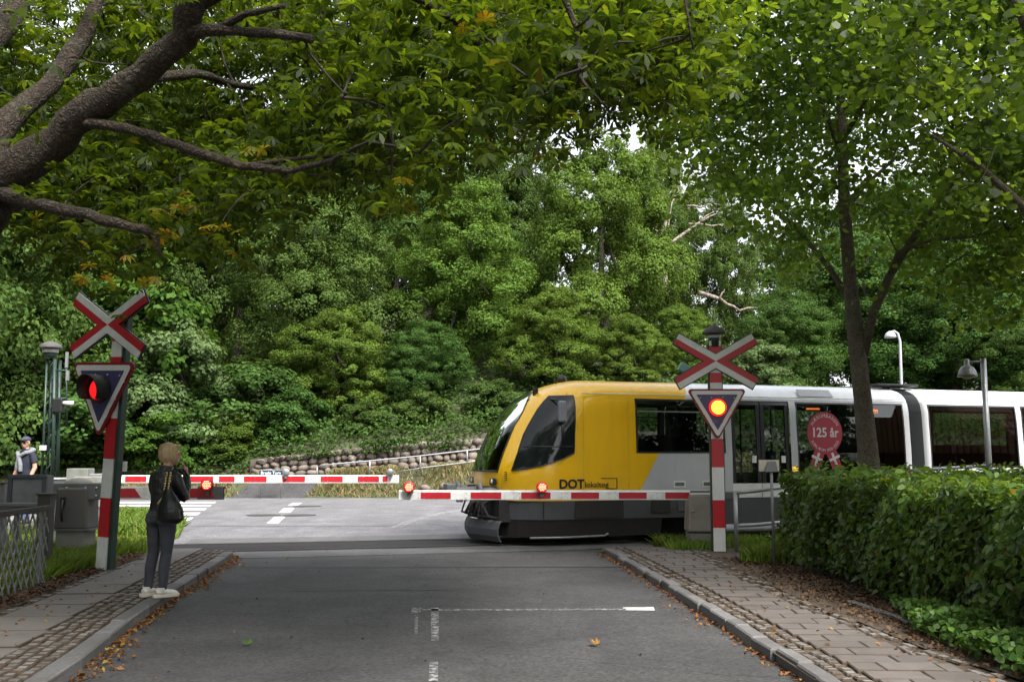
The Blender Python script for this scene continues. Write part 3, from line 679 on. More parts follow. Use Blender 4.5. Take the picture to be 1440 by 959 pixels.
# cab side windows: outline on the curved side, filled by rows
def surf_patch(name, rows, mat, out, parent=TRN, side=-1, nn=8):
    mb = MB(); vs = []
    for z, a, b in rows:
        for k in range(nn+1): vs.append(surf(z, s=a+(b-a)*k/nn, side=side, out=out))
    n = nn+1; mb.add(vs, [(j*n+i, j*n+i+1, (j+1)*n+i+1, (j+1)*n+i) if side < 0 else (j*n+i+1, j*n+i, (j+1)*n+i, (j+1)*n+i+1) for j in range(len(rows)-1) for i in range(nn)], 0, True)
    return mb.build(name, mat, parent)
CAB = [(1.42, 0.41, 0.44), (1.45, 0.42, 0.63), (1.50, 0.44, 0.87), (1.56, 0.46, 1.08), (1.63, 0.485, 1.28), (1.74, 0.53, 1.52), (1.83, 0.56, 1.53), (2.08, 0.66, 1.54), (2.31, 0.79, 1.56), (2.58, 0.98, 1.58), (2.72, 1.10, 1.59), (2.81, 1.20, 1.60), (2.84, 1.23, 1.60)]
for sd in (-1, 1):
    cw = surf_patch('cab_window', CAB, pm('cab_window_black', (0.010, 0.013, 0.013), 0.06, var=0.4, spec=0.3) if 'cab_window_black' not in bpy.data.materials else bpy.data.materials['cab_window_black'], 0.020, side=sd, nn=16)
    mb = MB(); mb.tube([surf(1.86, s=s, side=sd, out=0.026) for s in (0.64, 0.9, 1.2, 1.48)], 0.012, 6)
    mb.tube([surf(z, s=1.30, side=sd, out=0.026) for z in (1.86, 2.2, 2.6, 2.78)], 0.012, 6); mb.build('window_bar', M['frame'], cw)
    mb = MB(); ol = [(z, a) for z, a, b in CAB]+[(z, b) for z, a, b in reversed(CAB)]+[(CAB[0][0], CAB[0][1])]
    mb.tube([surf(z, s=s, side=sd, out=0.020) for z, s in ol], 0.011, 5); mb.build('seal', M['frame'], cw)
# mirror and camera pod
mir = MB(); mir.box(surf(2.52, s=1.26, side=-1)+Vector((0.02, -0.20, 0.0)), (0.16, 0.10, 0.40)); mo = mir.build('mirror', pm('mirror_grey', (0.22, 0.23, 0.27), 0.4), TRN, 0.035, 3)
MB().tube([surf(2.78, s=1.2, side=-1), surf(2.74, s=1.24, side=-1)+Vector((0, -0.2, 0))], 0.018, 6).build('mirror_arm', M['black'], mo)
MB().tube([surf(2.32, s=1.28, side=-1)+Vector((0, -0.19, 0)), surf(1.9, s=1.30, side=-1)+Vector((0, -0.03, 0))], 0.012, 6).build('mirror_arm', M['black'], mo)
MB().box(surf(2.92, s=1.16, side=-1, out=0.03), (0.10, 0.08, 0.20)).build('camera_pod', M['black'], TRN, 0.015)
MB().lathe([(0.10, 0), (0.10, 0.08), (0.06, 0.15), (0.02, 0.16)], (1.95, 0.2, 3.19), 14).build('horn', M['black'], TRN)
# glazing, both sides
def window(s0, s1, z0, z1, sd, label=None, rail=True):
    fr = MB(); y = lambda z, o=0.0: sd*(prof(z)[0]+o); t = 0.035; zs = [z0, (z0+z1)/2, 2.5, z1] if z1 > 2.5 else [z0, z1]
    def bar(sa, sb, za, zb): 
        for a, b in zip([za]+[q for q in (2.25, 2.5) if za < q < zb], [q for q in (2.25, 2.5) if za < q < zb]+[zb]):
            pts = [Vector((sa, y(a, 0.006), a)), Vector((sb, y(a, 0.006), a)), Vector((sb, y(b, 0.006), b)), Vector((sa, y(b, 0.006), b))]
            inn = [p-Vector((0, sd*0.05, 0)) for p in pts]
            fr.add(pts+inn, [(0, 1, 2, 3), (7, 6, 5, 4), (0, 4, 5, 1), (1, 5, 6, 2), (2, 6, 7, 3), (3, 7, 4, 0)])
    bar(s0, s1, z0, z0+t); bar(s0, s1, z1-t, z1); bar(s0, s0+t, z0+t, z1-t); bar(s1-t, s1, z0+t, z1-t)
    f = fr.build('window_frame', M['frame'], TRN)
    g = MB(); zz = [z0+t]+[q for q in (1.75, 2.25, 2.5) if z0+t < q < z1-t]+[z1-t]
    for a, b in zip(zz, zz[1:]): g.poly([(s0+t, y(a, -0.012), a), (s1-t, y(a, -0.012), a), (s1-t, y(b, -0.012), b), (s0+t, y(b, -0.012), b)])
    g.build('pane', M['glass'], f)
    if rail and z0 > 1.5:
        r_ = MB(); r_.box(((s0+s1)/2, y(2.55, -0.006), 2.55), (s1-s0-2*t, 0.03, 0.022)); r_.build('vent_rail', M['galv'], f)
    return f
for sd in (-1, 1):
    for w in WIN1+WIN2: window(*w, sd)
# doors: two leaves with tall panes
for sd in (-1, 1):
    for a, b in ((4.96, 5.63), (5.65, 6.32)):
        y = lambda z, o=0.0: sd*(prof(z)[0]+o)
        mb = MB(); t = 0.085
        def slab(sa, sb, za, zb, o=-0.02, mi=0):
            pts = [Vector((sa, y(za, o), za)), Vector((sb, y(za, o), za)), Vector((sb, y(zb, o), zb)), Vector((sa, y(zb, o), zb))]; inn = [p-Vector((0, sd*0.04, 0)) for p in pts]
            mb.add(pts+inn, [(0, 1, 2, 3), (7, 6, 5, 4), (0, 4, 5, 1), (1, 5, 6, 2), (2, 6, 7, 3), (3, 7, 4, 0)], mi)
        slab(a, b, 0.86, 1.14, mi=1); slab(a, b, 2.72, 2.795); slab(a, a+t, 1.14, 2.72); slab(b-t, b, 1.14, 2.72)
        d = mb.build('door', [M['frame'], M['white']], TRN)
        g = MB(); g.poly([(a+t, y(1.14, -0.04), 1.14), (b-t, y(1.14, -0.04), 1.14), (b-t, y(2.25, -0.04), 2.25), (a+t, y(2.25, -0.04), 2.25)]); g.poly([(a+t, y(2.25, -0.04), 2.25), (b-t, y(2.25, -0.04), 2.25), (b-t, y(2.72, -0.04), 2.72), (a+t, y(2.72, -0.04), 2.72)])
        g.build('pane', M['glass'], d)
        if sd < 0: MB().box((b-0.16, y(1.62, -0.03), 1.62), (0.10, 0.006, 0.14)).build('notice', M['white'], d)
    if sd < 0: MB().lathe([(0.055, 0), (0.055, 0.03), (0.03, 0.035)], (6.40, -1.452, 1.42), 16, rot=Matrix.Rotation(R(90), 3, 'X')).build('door_button', emit_mat('button_yellow', (1, 0.6, 0.02), 0.35, (0.7, 0.4, 0.02)), TRN)
# interior
MB().box((5.2, 0, 0.90), (7.6, 2.76, 0.05)).box((16.8, 0, 0.90), (13.8, 2.76, 0.05)).build('cabin_floor', M['inwall'], TRN)
MB().box((2.72, 0.1, 1.95), (0.05, 2.5, 1.95)).build('cab_partition', M['frame'], TRN)
MB().box((1.35, 0.0, 1.15), (1.3, 2.0, 0.5)).build('driver_desk', M['frame'], TRN, 0.05)
MB().box((2.2, -0.2, 1.75), (0.16, 0.5, 0.85)).box((2.0, -0.2, 1.4), (0.5, 0.5, 0.14)).build('driver_seat', M['seat'], TRN, 0.05)
MB().box((5.2, 0, 2.86), (7.4, 2.3, 0.04)).box((16.8, 0, 2.86), (13.6, 2.3, 0.04)).build('ceiling_panel', M['inwall'], TRN)
for s in (3.25, 4.05, 4.62, 7.0, 7.75, 8.5, 10.3, 11.1, 11.9, 12.9, 13.7):
    zf = 1.22 if s < 4.8 else (0.92 if s < 9.4 else 1.05)
    for yy in (-0.98, 0.98):
        MB().box((s, yy, zf+0.14), (0.46, 0.84, 0.16)).box((s+0.26, yy, zf+0.52), (0.12, 0.84, 0.72)).build('seat', M['seat'], TRN, 0.04)
for s in (4.86, 6.42, 9.0): [MB().tube([(s, yy, 0.92), (s, yy, 2.84)], 0.018, 6).build('grab_pole', pm('pole_blue', (0.06, 0.10, 0.28), 0.4) if 'pole_blue' not in bpy.data.materials else bpy.data.materials['pole_blue'], TRN) for yy in (-0.6, 0.6)]
# far door zone stays dark: dark box added between the doors
MB().box((5.0, 0.9, 1.8), (0.25, 0.7, 1.8)).build('added_dark_box', M['frame'], TRN)
# lower skirt, underframe, wheels
def skirt(z0, z1, w0, w1, sa, sb, name, mat, front=True, ins=0.0):
    mb = MB(); vs = []; cols = []
    for sd in (-1, 1): pass
    A = [R(a) for a in range(-90, 91, 10)] if front else []
    for z, w in ((z0, w0), (z1, w1)):
        row = [Vector((sb, -w, z)), Vector((max(sa, 1.4), -w, z))]+[Vector((0.16+1.15*(1-abs(math.cos(a))**0.9), w*math.copysign(abs(math.sin(a))**0.9, math.sin(a)), z)) for a in A]+[Vector((max(sa, 1.4), w, z)), Vector((sb, w, z))]
        vs += row; n = len(row)
    mb.add(vs, [(i, i+1, n+i+1, n+i) for i in range(n-1)], 0, False); return mb.build(name, mat, TRN)
skirt(0.50, 0.846, 1.39, 1.425, 1.4, 4.6, 'skirt', M['skirt']); skirt(0.17, 0.498, 1.27, 1.375, 1.4, 3.4, 'lower_skirt', M['under'])
skirt(0.34, 0.846, 1.39, 1.425, 4.62, 9.3, 'skirt', M['skirt'], False); skirt(0.30, 0.846, 1.39, 1.425, 9.8, 24, 'skirt', M['skirt'], False)
MB().box((5.0, 0, 0.64), (8.4, 2.3, 0.36)).box((17, 0, 0.6), (14, 2.3, 0.44)).box((1.6, 0, 0.5), (1.8, 2.2, 0.5)).build('underframe', M['under'], TRN)
for s in (2.3, 3.95, 8.3, 10.4, 12.2, 20, 21.8):
    for yy in (-0.72, 0.72):
        MB().lathe([(0.12, -0.07), (0.36, -0.065), (0.37, 0.05), (0.41, 0.065), (0.10, 0.07)], (s, yy, 0.40), 24, rot=Matrix.Rotation(R(90 if yy > 0 else -90), 3, 'X')).build('wheel', M['under'], TRN)
for s0, s1, z0, z1, mi in ((0.92, 0.925, 0.52, 0.84, 1), (1.55, 2.55, 0.53, 0.845, 1), (3.15, 3.55, 0.60, 0.845, 1), (3.72, 4.45, 0.62, 0.80, 0)):
    MB().box(((s0+s1)/2, -1.412, (z0+z1)/2), (s1-s0+0.004, 0.04, z1-z0)).build('skirt_hatch', M['under'] if mi else M['skirt'], TRN, 0.004)
MB().tube([(0.70, -1.28, 0.17), (1.4, -1.30, 0.165), (2.2, -1.30, 0.18), (2.28, -1.30, 0.22)], 0.022, 6).build('skirt_edge_bar', M['galv'], TRN)
# small details on the side
for s in (3.75, 4.38): MB().box((s, -1.448, 1.14), (0.26, 0.012, 0.13)).box((s, -1.452, 1.14), (0.20, 0.014, 0.07), mi=1).build('side_vent', [M['white'], M['greybox']], TRN)
mb = MB(); mb.box((4.3, -1.4485, 0.99), (3.1, 0.004, 0.006)).box((1.72, -1.4485, 1.85), (0.006, 0.005, 1.9)).box((2.66, -1.4485, 1.85), (0.006, 0.005, 1.9)); mb.build('panel_seam', pm('seam', (0.52, 0.29, 0.01), 0.5), TRN)
mb = MB(); mb.plate([(-0.42, -0.10), (0.42, -0.10), (0.40, 0.10), (-0.40, 0.10)], (7.05, -1.275, 2.985), (1, 0, 0), Vector((0, 0.64, 0.77)).normalized(), 0.014); rg = mb.build('roof_grille', pm('grille_grey', (0.36, 0.37, 0.38), 0.5, 0.3), TRN)
mb = MB()
for k in range(19): mb.box((7.05-0.36+0.04*k, -1.282, 2.987), (0.012, 0.008, 0.18), Matrix.Rotation(R(-40), 3, 'X'))
mb.build('grille_bar', M['greybox'], rg)
MB().tube([(1.72, -1.385, 2.88), (9.3, -1.385, 2.88)], 0.012, 5).build('rain_gutter', M['white'], TRN)
# bellows between the sections
mb = MB(); vs = []; zz = [0.6]+ZR[1:]; ns = 17
for k in range(ns):
    s = 9.35+0.38*k/(ns-1); sh = 0.0 if k % 2 else -0.07
    o_ = [(-(prof(z)[0]+sh-0.03), z+(sh if z > 3 else 0)) for z in zz]+[((prof(z)[0]+sh-0.03), z+(sh if z > 3 else 0)) for z in reversed(zz)]
    vs += [Vector((s, y, z)) for y, z in o_]; n = len(o_)
mb.add(vs, [(k*n+i, k*n+i+1, (k+1)*n+i+1, (k+1)*n+i) for k in range(ns-1) for i in range(n-1)]); mb.build('bellows', pm('bellows_grey', (0.115, 0.12, 0.13), 0.7), TRN)
MB().box((9.5, -0.7, 3.24), (1.1, 0.5, 0.05)).box((9.5, 0.5, 3.25), (1.1, 0.5, 0.06)).tube([(9.0, -0.7, 3.22), (10.1, -0.7, 3.24)], 0.03, 6).build('roof_coupling', M['black'], TRN, 0.01)
# front gear
mb = MB(); mb.box((0.22, 0, 1.03), (0.30, 1.5, 0.16)).build('bumper', M['under'], TRN, 0.02)
for yy in (-0.60, 0.60):
    hb = MB().box(surf(1.20, a=math.asin(yy/1.45), out=0.012), (0.05, 0.34, 0.13)).build('headlight', M['black'], TRN, 0.02)
    MB().ball(surf(1.20, a=math.asin(yy/1.45), out=0.04), (0.02, 0.05, 0.05), 10).build('lens', M['white'], hb)
mb = MB()
for k in range(5): mb.box(surf(1.24+0.035*k, a=R(-41), out=0.01), (0.02, 0.18, 0.012), Matrix.Rotation(R(-35), 3, 'Z'))
mb.build('nose_grille', M['frame'], TRN)
cp = MB(); cp.tube([(0.3, 0, 1.02), (-0.10, 0, 1.02), (-0.42, 0, 1.02)], [0.09, 0.075, 0.07], 10).box((-0.50, 0, 1.02), (0.20, 0.30, 0.26)).box((-0.30, 0, 0.86), (0.12, 0.12, 0.14)); cp.build('coupler', M['greybox'], TRN, 0.02)
for yy in (-0.75, 0.75): MB().tube([(0.35, yy, 1.03), (-0.10, yy, 1.03)], 0.065, 10).lathe([(0.15, 0), (0.15, 0.05), (0.10, 0.07)], (-0.10, yy, 1.03), 16, rot=Matrix.Rotation(R(-90), 3, 'Y')).build('buffer', M['greybox'], TRN)
mb = MB(); rnd = random.Random(4)
for k in range(16):
    y0 = rnd.uniform(-0.8, 0.8); y1 = y0+rnd.uniform(-0.3, 0.3); mb.tube([(0.25, y0, 0.95), (-0.02+rnd.uniform(-.1, .1), (y0+y1)/2, 0.78), (-0.06+rnd.uniform(-.1, .1), y1, 0.56), (0.25, y1, 0.50)], rnd.uniform(0.018, 0.04), 6)
mb.box((0.35, 0, 0.7), (0.3, 1.9, 0.5)); mb.build('brake_hose', M['under'], TRN)
# plough blade: curved plate in a V
mb = MB(); vs = []; ys_ = [-1.15, -0.6, 0, 0.6, 1.15]; pr = [(0.0, 0.10), (-0.055, 0.2), (-0.06, 0.32), (-0.02, 0.43), (0.02, 0.47)]
for x, z in pr:
    for y in ys_: vs.append(Vector((x-0.06+0.26*abs(y)/1.15, y*0.95, z)))
n = 5; f_ = [(j*n+i, j*n+i+1, (j+1)*n+i+1, (j+1)*n+i) for j in range(4) for i in range(4)]
mb.add(vs, f_, 0, False); po = mb.build('snow_plough', pm('plough_grey', (0.065, 0.068, 0.072), 0.8, var=0.2, dirt=(0.04, 0.065, 0.06), dirt_amt=0.6), TRN)
sm_ = po.modifiers.new('solid', 'SOLIDIFY'); sm_.thickness = 0.02
# lettering on the side: logos and destination
def side_text(s, z, txt, size, mat, name, bold=0.0, parent=TRN, sp=1.0, y=None):
    mb = text_mesh(txt, size, bold, 0.003, spacing=sp); yy = -(prof(z)[0]+0.004) if y is None else y
    put(mb, Matrix.Translation((s, yy, z)) @ Matrix.Rotation(R(90), 4, 'X')); return mb.build(name, mat, parent)
side_text(1.47, 1.085, 'DOT', 0.235, M['frame'], 'logo_lettering', 0.008, y=-1.462); side_text(1.98, 1.10, 'lokaltog', 0.155, M['frame'], 'logo_lettering', 0.001, y=-1.462)
mb = MB(); mb.box((2.24, -1.455, 1.265), (0.32, 0.01, 0.012)).box((2.405, -1.455, 1.17), (0.012, 0.01, 0.20)).box((2.32, -1.455, 1.07), (0.16, 0.01, 0.012)); mb.build('logo_bracket', M['frame'], TRN)
MB().box((8.45, -1.36, 2.63), (0.85, 0.04, 0.20)).build('destination_display', M['black'], TRN)
side_text(8.3, 2.585, 'Nærum', 0.17, emit_mat('led_orange', (1, 0.16, 0.02), 1.2, (0.1, 0.02, 0.0)), 'destination_lettering', 0.002, y=-1.39)
MB().box((6.95, -1.36, 2.66), (0.32, 0.02, 0.03)).build('led_strip', bpy.data.materials['led_orange'], TRN)
# rosette sticker on the pane
RO = Vector((7.16, -1.4455, 2.16)); rr = 0.43
mb = MB(); mb.lathe([(rr*0.995, 0), (rr, 0.003)], RO, 48, rot=Matrix.Rotation(R(90), 3, 'X') @ Matrix.Diagonal((1.0, 1.02, 1.0)), smooth=False)
for sg in (-1, 1):
    a = [(sg*0.05, -0.30), (sg*0.27, -0.36), (sg*0.42, -0.76), (sg*0.27, -0.70), (sg*0.20, -0.83), (sg*0.02, -0.42)]
    if sg < 0: a = a[::-1]
    mb.plate(a, RO+Vector((0, 0.002, 0)), (1, 0, 0), (0, 0, 1), 0.002 if False else 0.0022)
ro = mb.build('rosette_sticker', pm('sticker_red', (0.36, 0.028, 0.050), 0.5, var=0.06), TRN)
def ro_txt(t, size, arc, dz=0, bold=0.0, sx=1.0):
    mb = text_mesh(t, size, bold, 0.002, arc); put(mb, Matrix.Translation(RO+Vector((0, -0.006, dz))) @ Matrix.Rotation(R(90), 4, 'X') @ Matrix.Diagonal((sx, 1, 1, 1))); mb.build('sticker_lettering', M['white_old'], ro)
ro_txt('125 år', 0.27, None, -0.08, 0.006, 0.95); ro_txt('NÆRUMBANEN', 0.098, (0.325, R(90), True)); ro_txt('JUBILÆUM 1900-2025', 0.085, (0.385, R(-90), False))
mb = MB()
for sg in (-1, 1):
    rot = Matrix.Rotation(R(sg*20), 3, 'Y'); c = RO+Vector((sg*0.215, -0.004, -0.55))
    mb.box(c, (0.055, 0.004, 0.30), Matrix.Rotation(-sg*R(22), 3, 'Y')); mb.box(c+Vector((0, -0.001, 0.03)), (0.27, 0.004, 0.055), Matrix.Rotation(-sg*R(22), 3, 'Y'))
mb.build('flag_cross', M['white_old'], ro)

# ------------------------------------------------------------------ crossing signals
def signal(name, label, base, yaw, tilt, size, bands, zc, zt, hood, cap, lit, tsize=None, dx=0.0):
    """St Andrew's cross over a triangular light board on a banded post; local x right, -y towards the viewer"""
    t = thing(name, label, 'crossing signal', base, yaw); t.rotation_euler = (0, tilt, yaw)
    top = zc+0.32*size
    mb = MB(); mb.box((0.055 if not cap else 0, 0.075, top/2), (0.15 if not cap else 0.245, 0.10, top)); mb.build('post', M['dkgreen'], t, 0.01)
    mb = MB()
    for a, b, mi in bands: mb.box((-0.03 if not cap else 0, 0.012, (a+b)/2), (0.20, 0.02, b-a-0.001), mi=mi)
    mb.build('banded_board', [M['white_old'], M['red']], t)
    # cross
    cr = MB(); L = 0.80*size; csize = size; w = 0.105*size; ang = R(30)
    for sx in (-1, 1):
        for sz in (-1, 1):
            u = Vector((sx*math.cos(ang), 0, sz*math.sin(ang))); v = Vector((-sx*math.sin(ang)*sz*sz, 0, math.cos(ang)*sz)); v = Vector((-sz*u.z*sx, 0, abs(u.x)*sz))
            v = Vector((-u.z*sx*sz*sz if False else -sx*math.sin(ang), 0, sz*math.cos(ang)))
            c = Vector((dx, -0.03, zc)); st0 = 0.0
            # outer (white) half on the top/bottom side, inner (red) half on the flank
            for mi, (a, b) in ((0, (0.0, w)), (1, (-w, 0.0))):
                k0 = a*math.tan(ang) if mi == 0 else b*0; 
                in0, in1 = (0.0, w*math.tan(ang)) if mi == 0 else (w/math.tan(ang), 0.0)
                pts = [c+u*(in0)+v*a, c+u*L+v*a, c+u*L+v*b, c+u*in1+v*b]
                if mi == 1: pts = [c+u*in0+v*a, c+u*L+v*a, c+u*L+v*b, c+u*0.0+v*b]
                bk = [p+Vector((0, 0.018, 0)) for p in pts]
                f = [(0, 1, 2, 3), (7, 6, 5, 4), (0, 4, 5, 1), (1, 5, 6, 2), (2, 6, 7, 3), (3, 7, 4, 0)]
                if sx*sz < 0: f = [tuple(reversed(q)) for q in f]
                cr.add(pts+bk, f, mi)
            # dark backing rim
            e = 0.018*size; pts = [c+Vector((0, 0.022, 0))+u*q+v*r for q, r in ((0, -w-e), (L+e, -w-e), (L+e, w+e), (0, w+e))]; bk = [p+Vector((0, 0.02, 0)) for p in pts]
            f = [(0, 1, 2, 3), (7, 6, 5, 4), (0, 4, 5, 1), (1, 5, 6, 2), (2, 6, 7, 3), (3, 7, 4, 0)]
            if sx*sz < 0: f = [tuple(reversed(q)) for q in f]
            cr.add([p+Vector((0, 0.0006*(1+sx+2*sz), 0)) for p in pts+bk], f, 2)
    for sx in (-1, 1):
        for sz in (-1, 1):
            for q in (0.12, 0.42, 0.72):
                cr.ball((dx+sx*math.cos(ang)*q*size, -0.032, zc+sz*math.sin(ang)*q*size), 0.010*size, 6, mi=3)
    cr.build('cross_board', [M['white_old'], M['red'], M['dkgreen'], M['galv']], t)
    size = tsize or size
    # triangle, rounded corners
    def tri(wid, h, r, y, thick, drop=0.0):
        P3 = [Vector((-wid/2, 0, 0)), Vector((wid/2, 0, 0)), Vector((0, 0, -h))]; ol = []
        cen = Vector((0, 0, -h/3))
        for i in range(3):
            p = P3[i]; a = (P3[i-1]-p).normalized(); b = (P3[(i+1) % 3]-p).normalized(); bis = (a+b).normalized(); half = math.acos(max(-1, min(1, a.dot(b))))/2
            cc = p+bis*(r/math.sin(half)); d0 = -bis
            for k in range(-4, 5):
                ang_ = (math.pi/2-half)*k/4
                dd = Matrix.Rotation(ang_, 3, 'Y') @ d0; q = cc+dd*r; ol.append((q.x, q.z-drop))
        A2 = sum(ol[i][0]*ol[(i+1) % len(ol)][1]-ol[(i+1) % len(ol)][0]*ol[i][1] for i in range(len(ol)))
        if A2 < 0: ol.reverse()
        return ol, y, thick
    W, H = 1.07*size, 0.915*size
    for nm, wd2, h2, r2, y, th, mat, dz in (('red_rim', W, H, 0.05*size, -0.045, 0.03, M['dkred'], 0), ('white_band', W-0.11*size, H-0.095*size, 0.035*size, -0.055, 0.008, M['white_old'], 0.034*size), ('navy_face', W-0.34*size, H-0.29*size, 0.006*size, -0.062, 0.006, M['navy'], 0.10*size)):
        ol, y_, th_ = tri(wd2, h2, r2, y, th, dz)
        MB().plate(ol, (dx, y_, zt), (1, 0, 0), (0, 0, 1), -th_ if False else 0.004).build(nm, mat, t) if nm != 'red_rim' else MB().plate(ol, (dx, y_+0.03, zt), (1, 0, 0), (0, 0, 1), 0.03).build(nm, mat, t)
    rx = Matrix.Rotation(R(90), 3, 'X'); zl = zt-0.33*size
    mb = MB()
    for ex, dz in ((-.3, -.16), (-.1, -.15), (.1, -.15), (.3, -.16)): mb.ball((dx+ex*size, -0.072, zt+dz*size), 0.009*size, 6)
    for s_ in (-1, 1):
        for q in (0.25, 0.5, 0.75): mb.ball((dx+s_*(W/2-0.04*size)*(1-q)*1.0, -0.062, zt-0.03-q*(H-0.1)), 0.009*size, 6)
    mb.build('rivet', M['white_old'], t)
    if lit == 'amber':
        ring = MB().lathe([(0.150*size, 0), (0.150*size, 0.05), (0.13*size, 0.055)], (dx, -0.07, zl), 28, rot=rx).build('lamp', M['lamp_red'], t)
        MB().lathe([(0.118*size, 0), (0.10*size, 0.02), (0.03, 0.03)], (dx, -0.128, zl), 24, rot=rx).build('lens', M['lamp_on'], ring)
        mb = text_mesh('Nr. 1', 0.10*size, 0.0, 0.002); put(mb, Matrix.Translation((0, -0.073, zl-0.27*size)) @ Matrix.Rotation(R(90), 4, 'X')); 
        mb.build('scratched_lettering', pm('scratch', (0.13, 0.13, 0.22), 0.6), t)
    else:
        ring = MB().lathe([(0.150*size, 0), (0.150*size, 0.06), (0.12*size, 0.065)], (dx, -0.07, zl), 28, rot=rx).build('lamp', M['dkred'], t)
        MB().lathe([(0.118*size, 0), (0.10*size, 0.02), (0.03, 0.03)], (dx, -0.137, zl), 24, rot=rx).build('lens', M['lens_red'], ring)
        # visor: part of a tube, open below
        mb = MB(); nA = 22; vs = []
        for ri, k in ((0.160, 0), (0.175, 0)):
            for y in (0, 1):
                for i in range(nA+1):
                    th = R(-42+264*i/nA); vs.append(Vector((dx+ri*size*math.cos(th), -0.08-y*(0.30-0.20*abs(i/nA-0.5)), zl+ri*size*math.sin(th))))
        n = nA+1; fs = []
        for i in range(nA):
            fs += [(i, i+1, n+i+1, n+i), (2*n+i+1, 2*n+i, 3*n+i, 3*n+i+1), (n+i, n+i+1, 3*n+i+1, 3*n+i)]
        mb.add(vs, fs, 0, True); mb.build('visor', M['black'], ring)
        # small arm bracing the board to the post
    if cap:
        MB().lathe([(0.10, 0), (0.105, 0.20), (0.09, 0.22)], (0, 0.08, top-0.05), 16).build('cap_neck', M['dkgreen'], t)
        MB().lathe([(0.11, 0.0), (0.115, 0.05), (0.09, 0.06)], (0, 0.08, top+0.10), 16).build('neck_band', M['white_old'], t)
        MB().lathe([(0.20, 0.0), (0.205, 0.02), (0.17, 0.07), (0.09, 0.125), (0.05, 0.15), (0.03, 0.16)], (0, 0.08, top+0.17), 20).build('cap', M['roofcap'], t)
        bx = MB(); bx.box((-0.52, 0.16, zc-0.11), (0.18, 0.16, 0.15), Matrix.Rotation(R(28), 3, 'Y')); bx.tube([(-0.44, 0.16, zc-0.12), (0, 0.09, zc-0.04)], 0.025, 6); bx.build('bell_box', pm('verdigris', (0.16, 0.33, 0.29), 0.6, dirt=(0.1, 0.16, 0.13), dirt_amt=0.5), t, 0.02)
    else:
        MB().box((0.20, 0.10, 1.55), (0.035, 0.05, 0.14)).build('number_plate', M['white_old'], t)
    return t
q = G(1012.5, 776, 0.09); by = q.y
def zat(py): return P(1012, py, by).z
sz = by/1400
signal('crossing_signal', 'crossing signal with amber lamp and round capped post before the train door', (q.x, by, 0.0), 0, R(0), 85*sz/1.07,
       [(0.10, zat(742), 0), (zat(742), zat(703), 1), (zat(703), zat(657), 0), (zat(657), zat(617), 1), (zat(617), zat(560), 0), (zat(560), zat(538), 0), (zat(538), zat(524), 1), (zat(524), zat(505), 0), (zat(505), zat(486), 1), (zat(486), zat(479), 0)], zat(508), zat(547), False, True, 'amber')
q = P(143, 793, 14.3); by2 = 14.3
def zat2(py): return P(160, py, by2).z
signal('crossing_signal', 'turned crossing signal with hooded red lamp, behind the woman', (q.x-0.0, by2, 0.0), R(-26), R(2.2), 1.0,
       [(0.10, zat2(755), 0), (zat2(755), zat2(700), 1), (zat2(700), zat2(645), 0), (zat2(645), zat2(588), 1), (zat2(588), zat2(515), 0), (zat2(515), zat2(502), 1), (zat2(502), zat2(480), 0), (zat2(480), zat2(450), 1)], zat2(457), zat2(510), True, False, 'hood', 1.20, -0.21)

# ------------------------------------------------------------------ barriers
def lamp_on_arm(t, x, z, r, on=True, y=-0.10):
    rx = Matrix.Rotation(R(90), 3, 'X')
    if on:
        ring = MB().lathe([(r, 0), (r, 0.06), (r*0.82, 0.07)], (x, y+0.03, z), 24, rot=rx).build('warning_lamp', pm('lamp_housing_red', (0.45, 0.012, 0.02), 0.4) if 'lamp_housing_red' not in bpy.data.materials else bpy.data.materials['lamp_housing_red'], t)
        mb = MB(); mb.lathe([(r*0.80, 0), (r*0.78, 0.008)], (x, y-0.042, z), 20, rot=rx); mb.build('lens', M['lamp_red'], ring)
        mb = MB()
        for i in range(-2, 3):
            for j in range(-2, 3):
                if i*i+j*j < 6: mb.ball((x+i*r*0.27+(0.1*r if j % 2 else 0), y-0.054, z+j*r*0.26), (r*0.105, 0.006, r*0.105), 8)
        mb.build('diode', M['lamp_core'], ring)
    else:
        ring = MB().lathe([(r*0.8, -0.02), (r, 0.02), (r, 0.10), (r*0.7, 0.12)], (x, y+0.10, z), 20, rot=rx).build('warning_lamp', M['galv'], t)
    MB().box((x, y+0.03, z-r-0.02), (0.06, 0.05, 0.10)).build('lamp_bracket', M['greybox'], t)
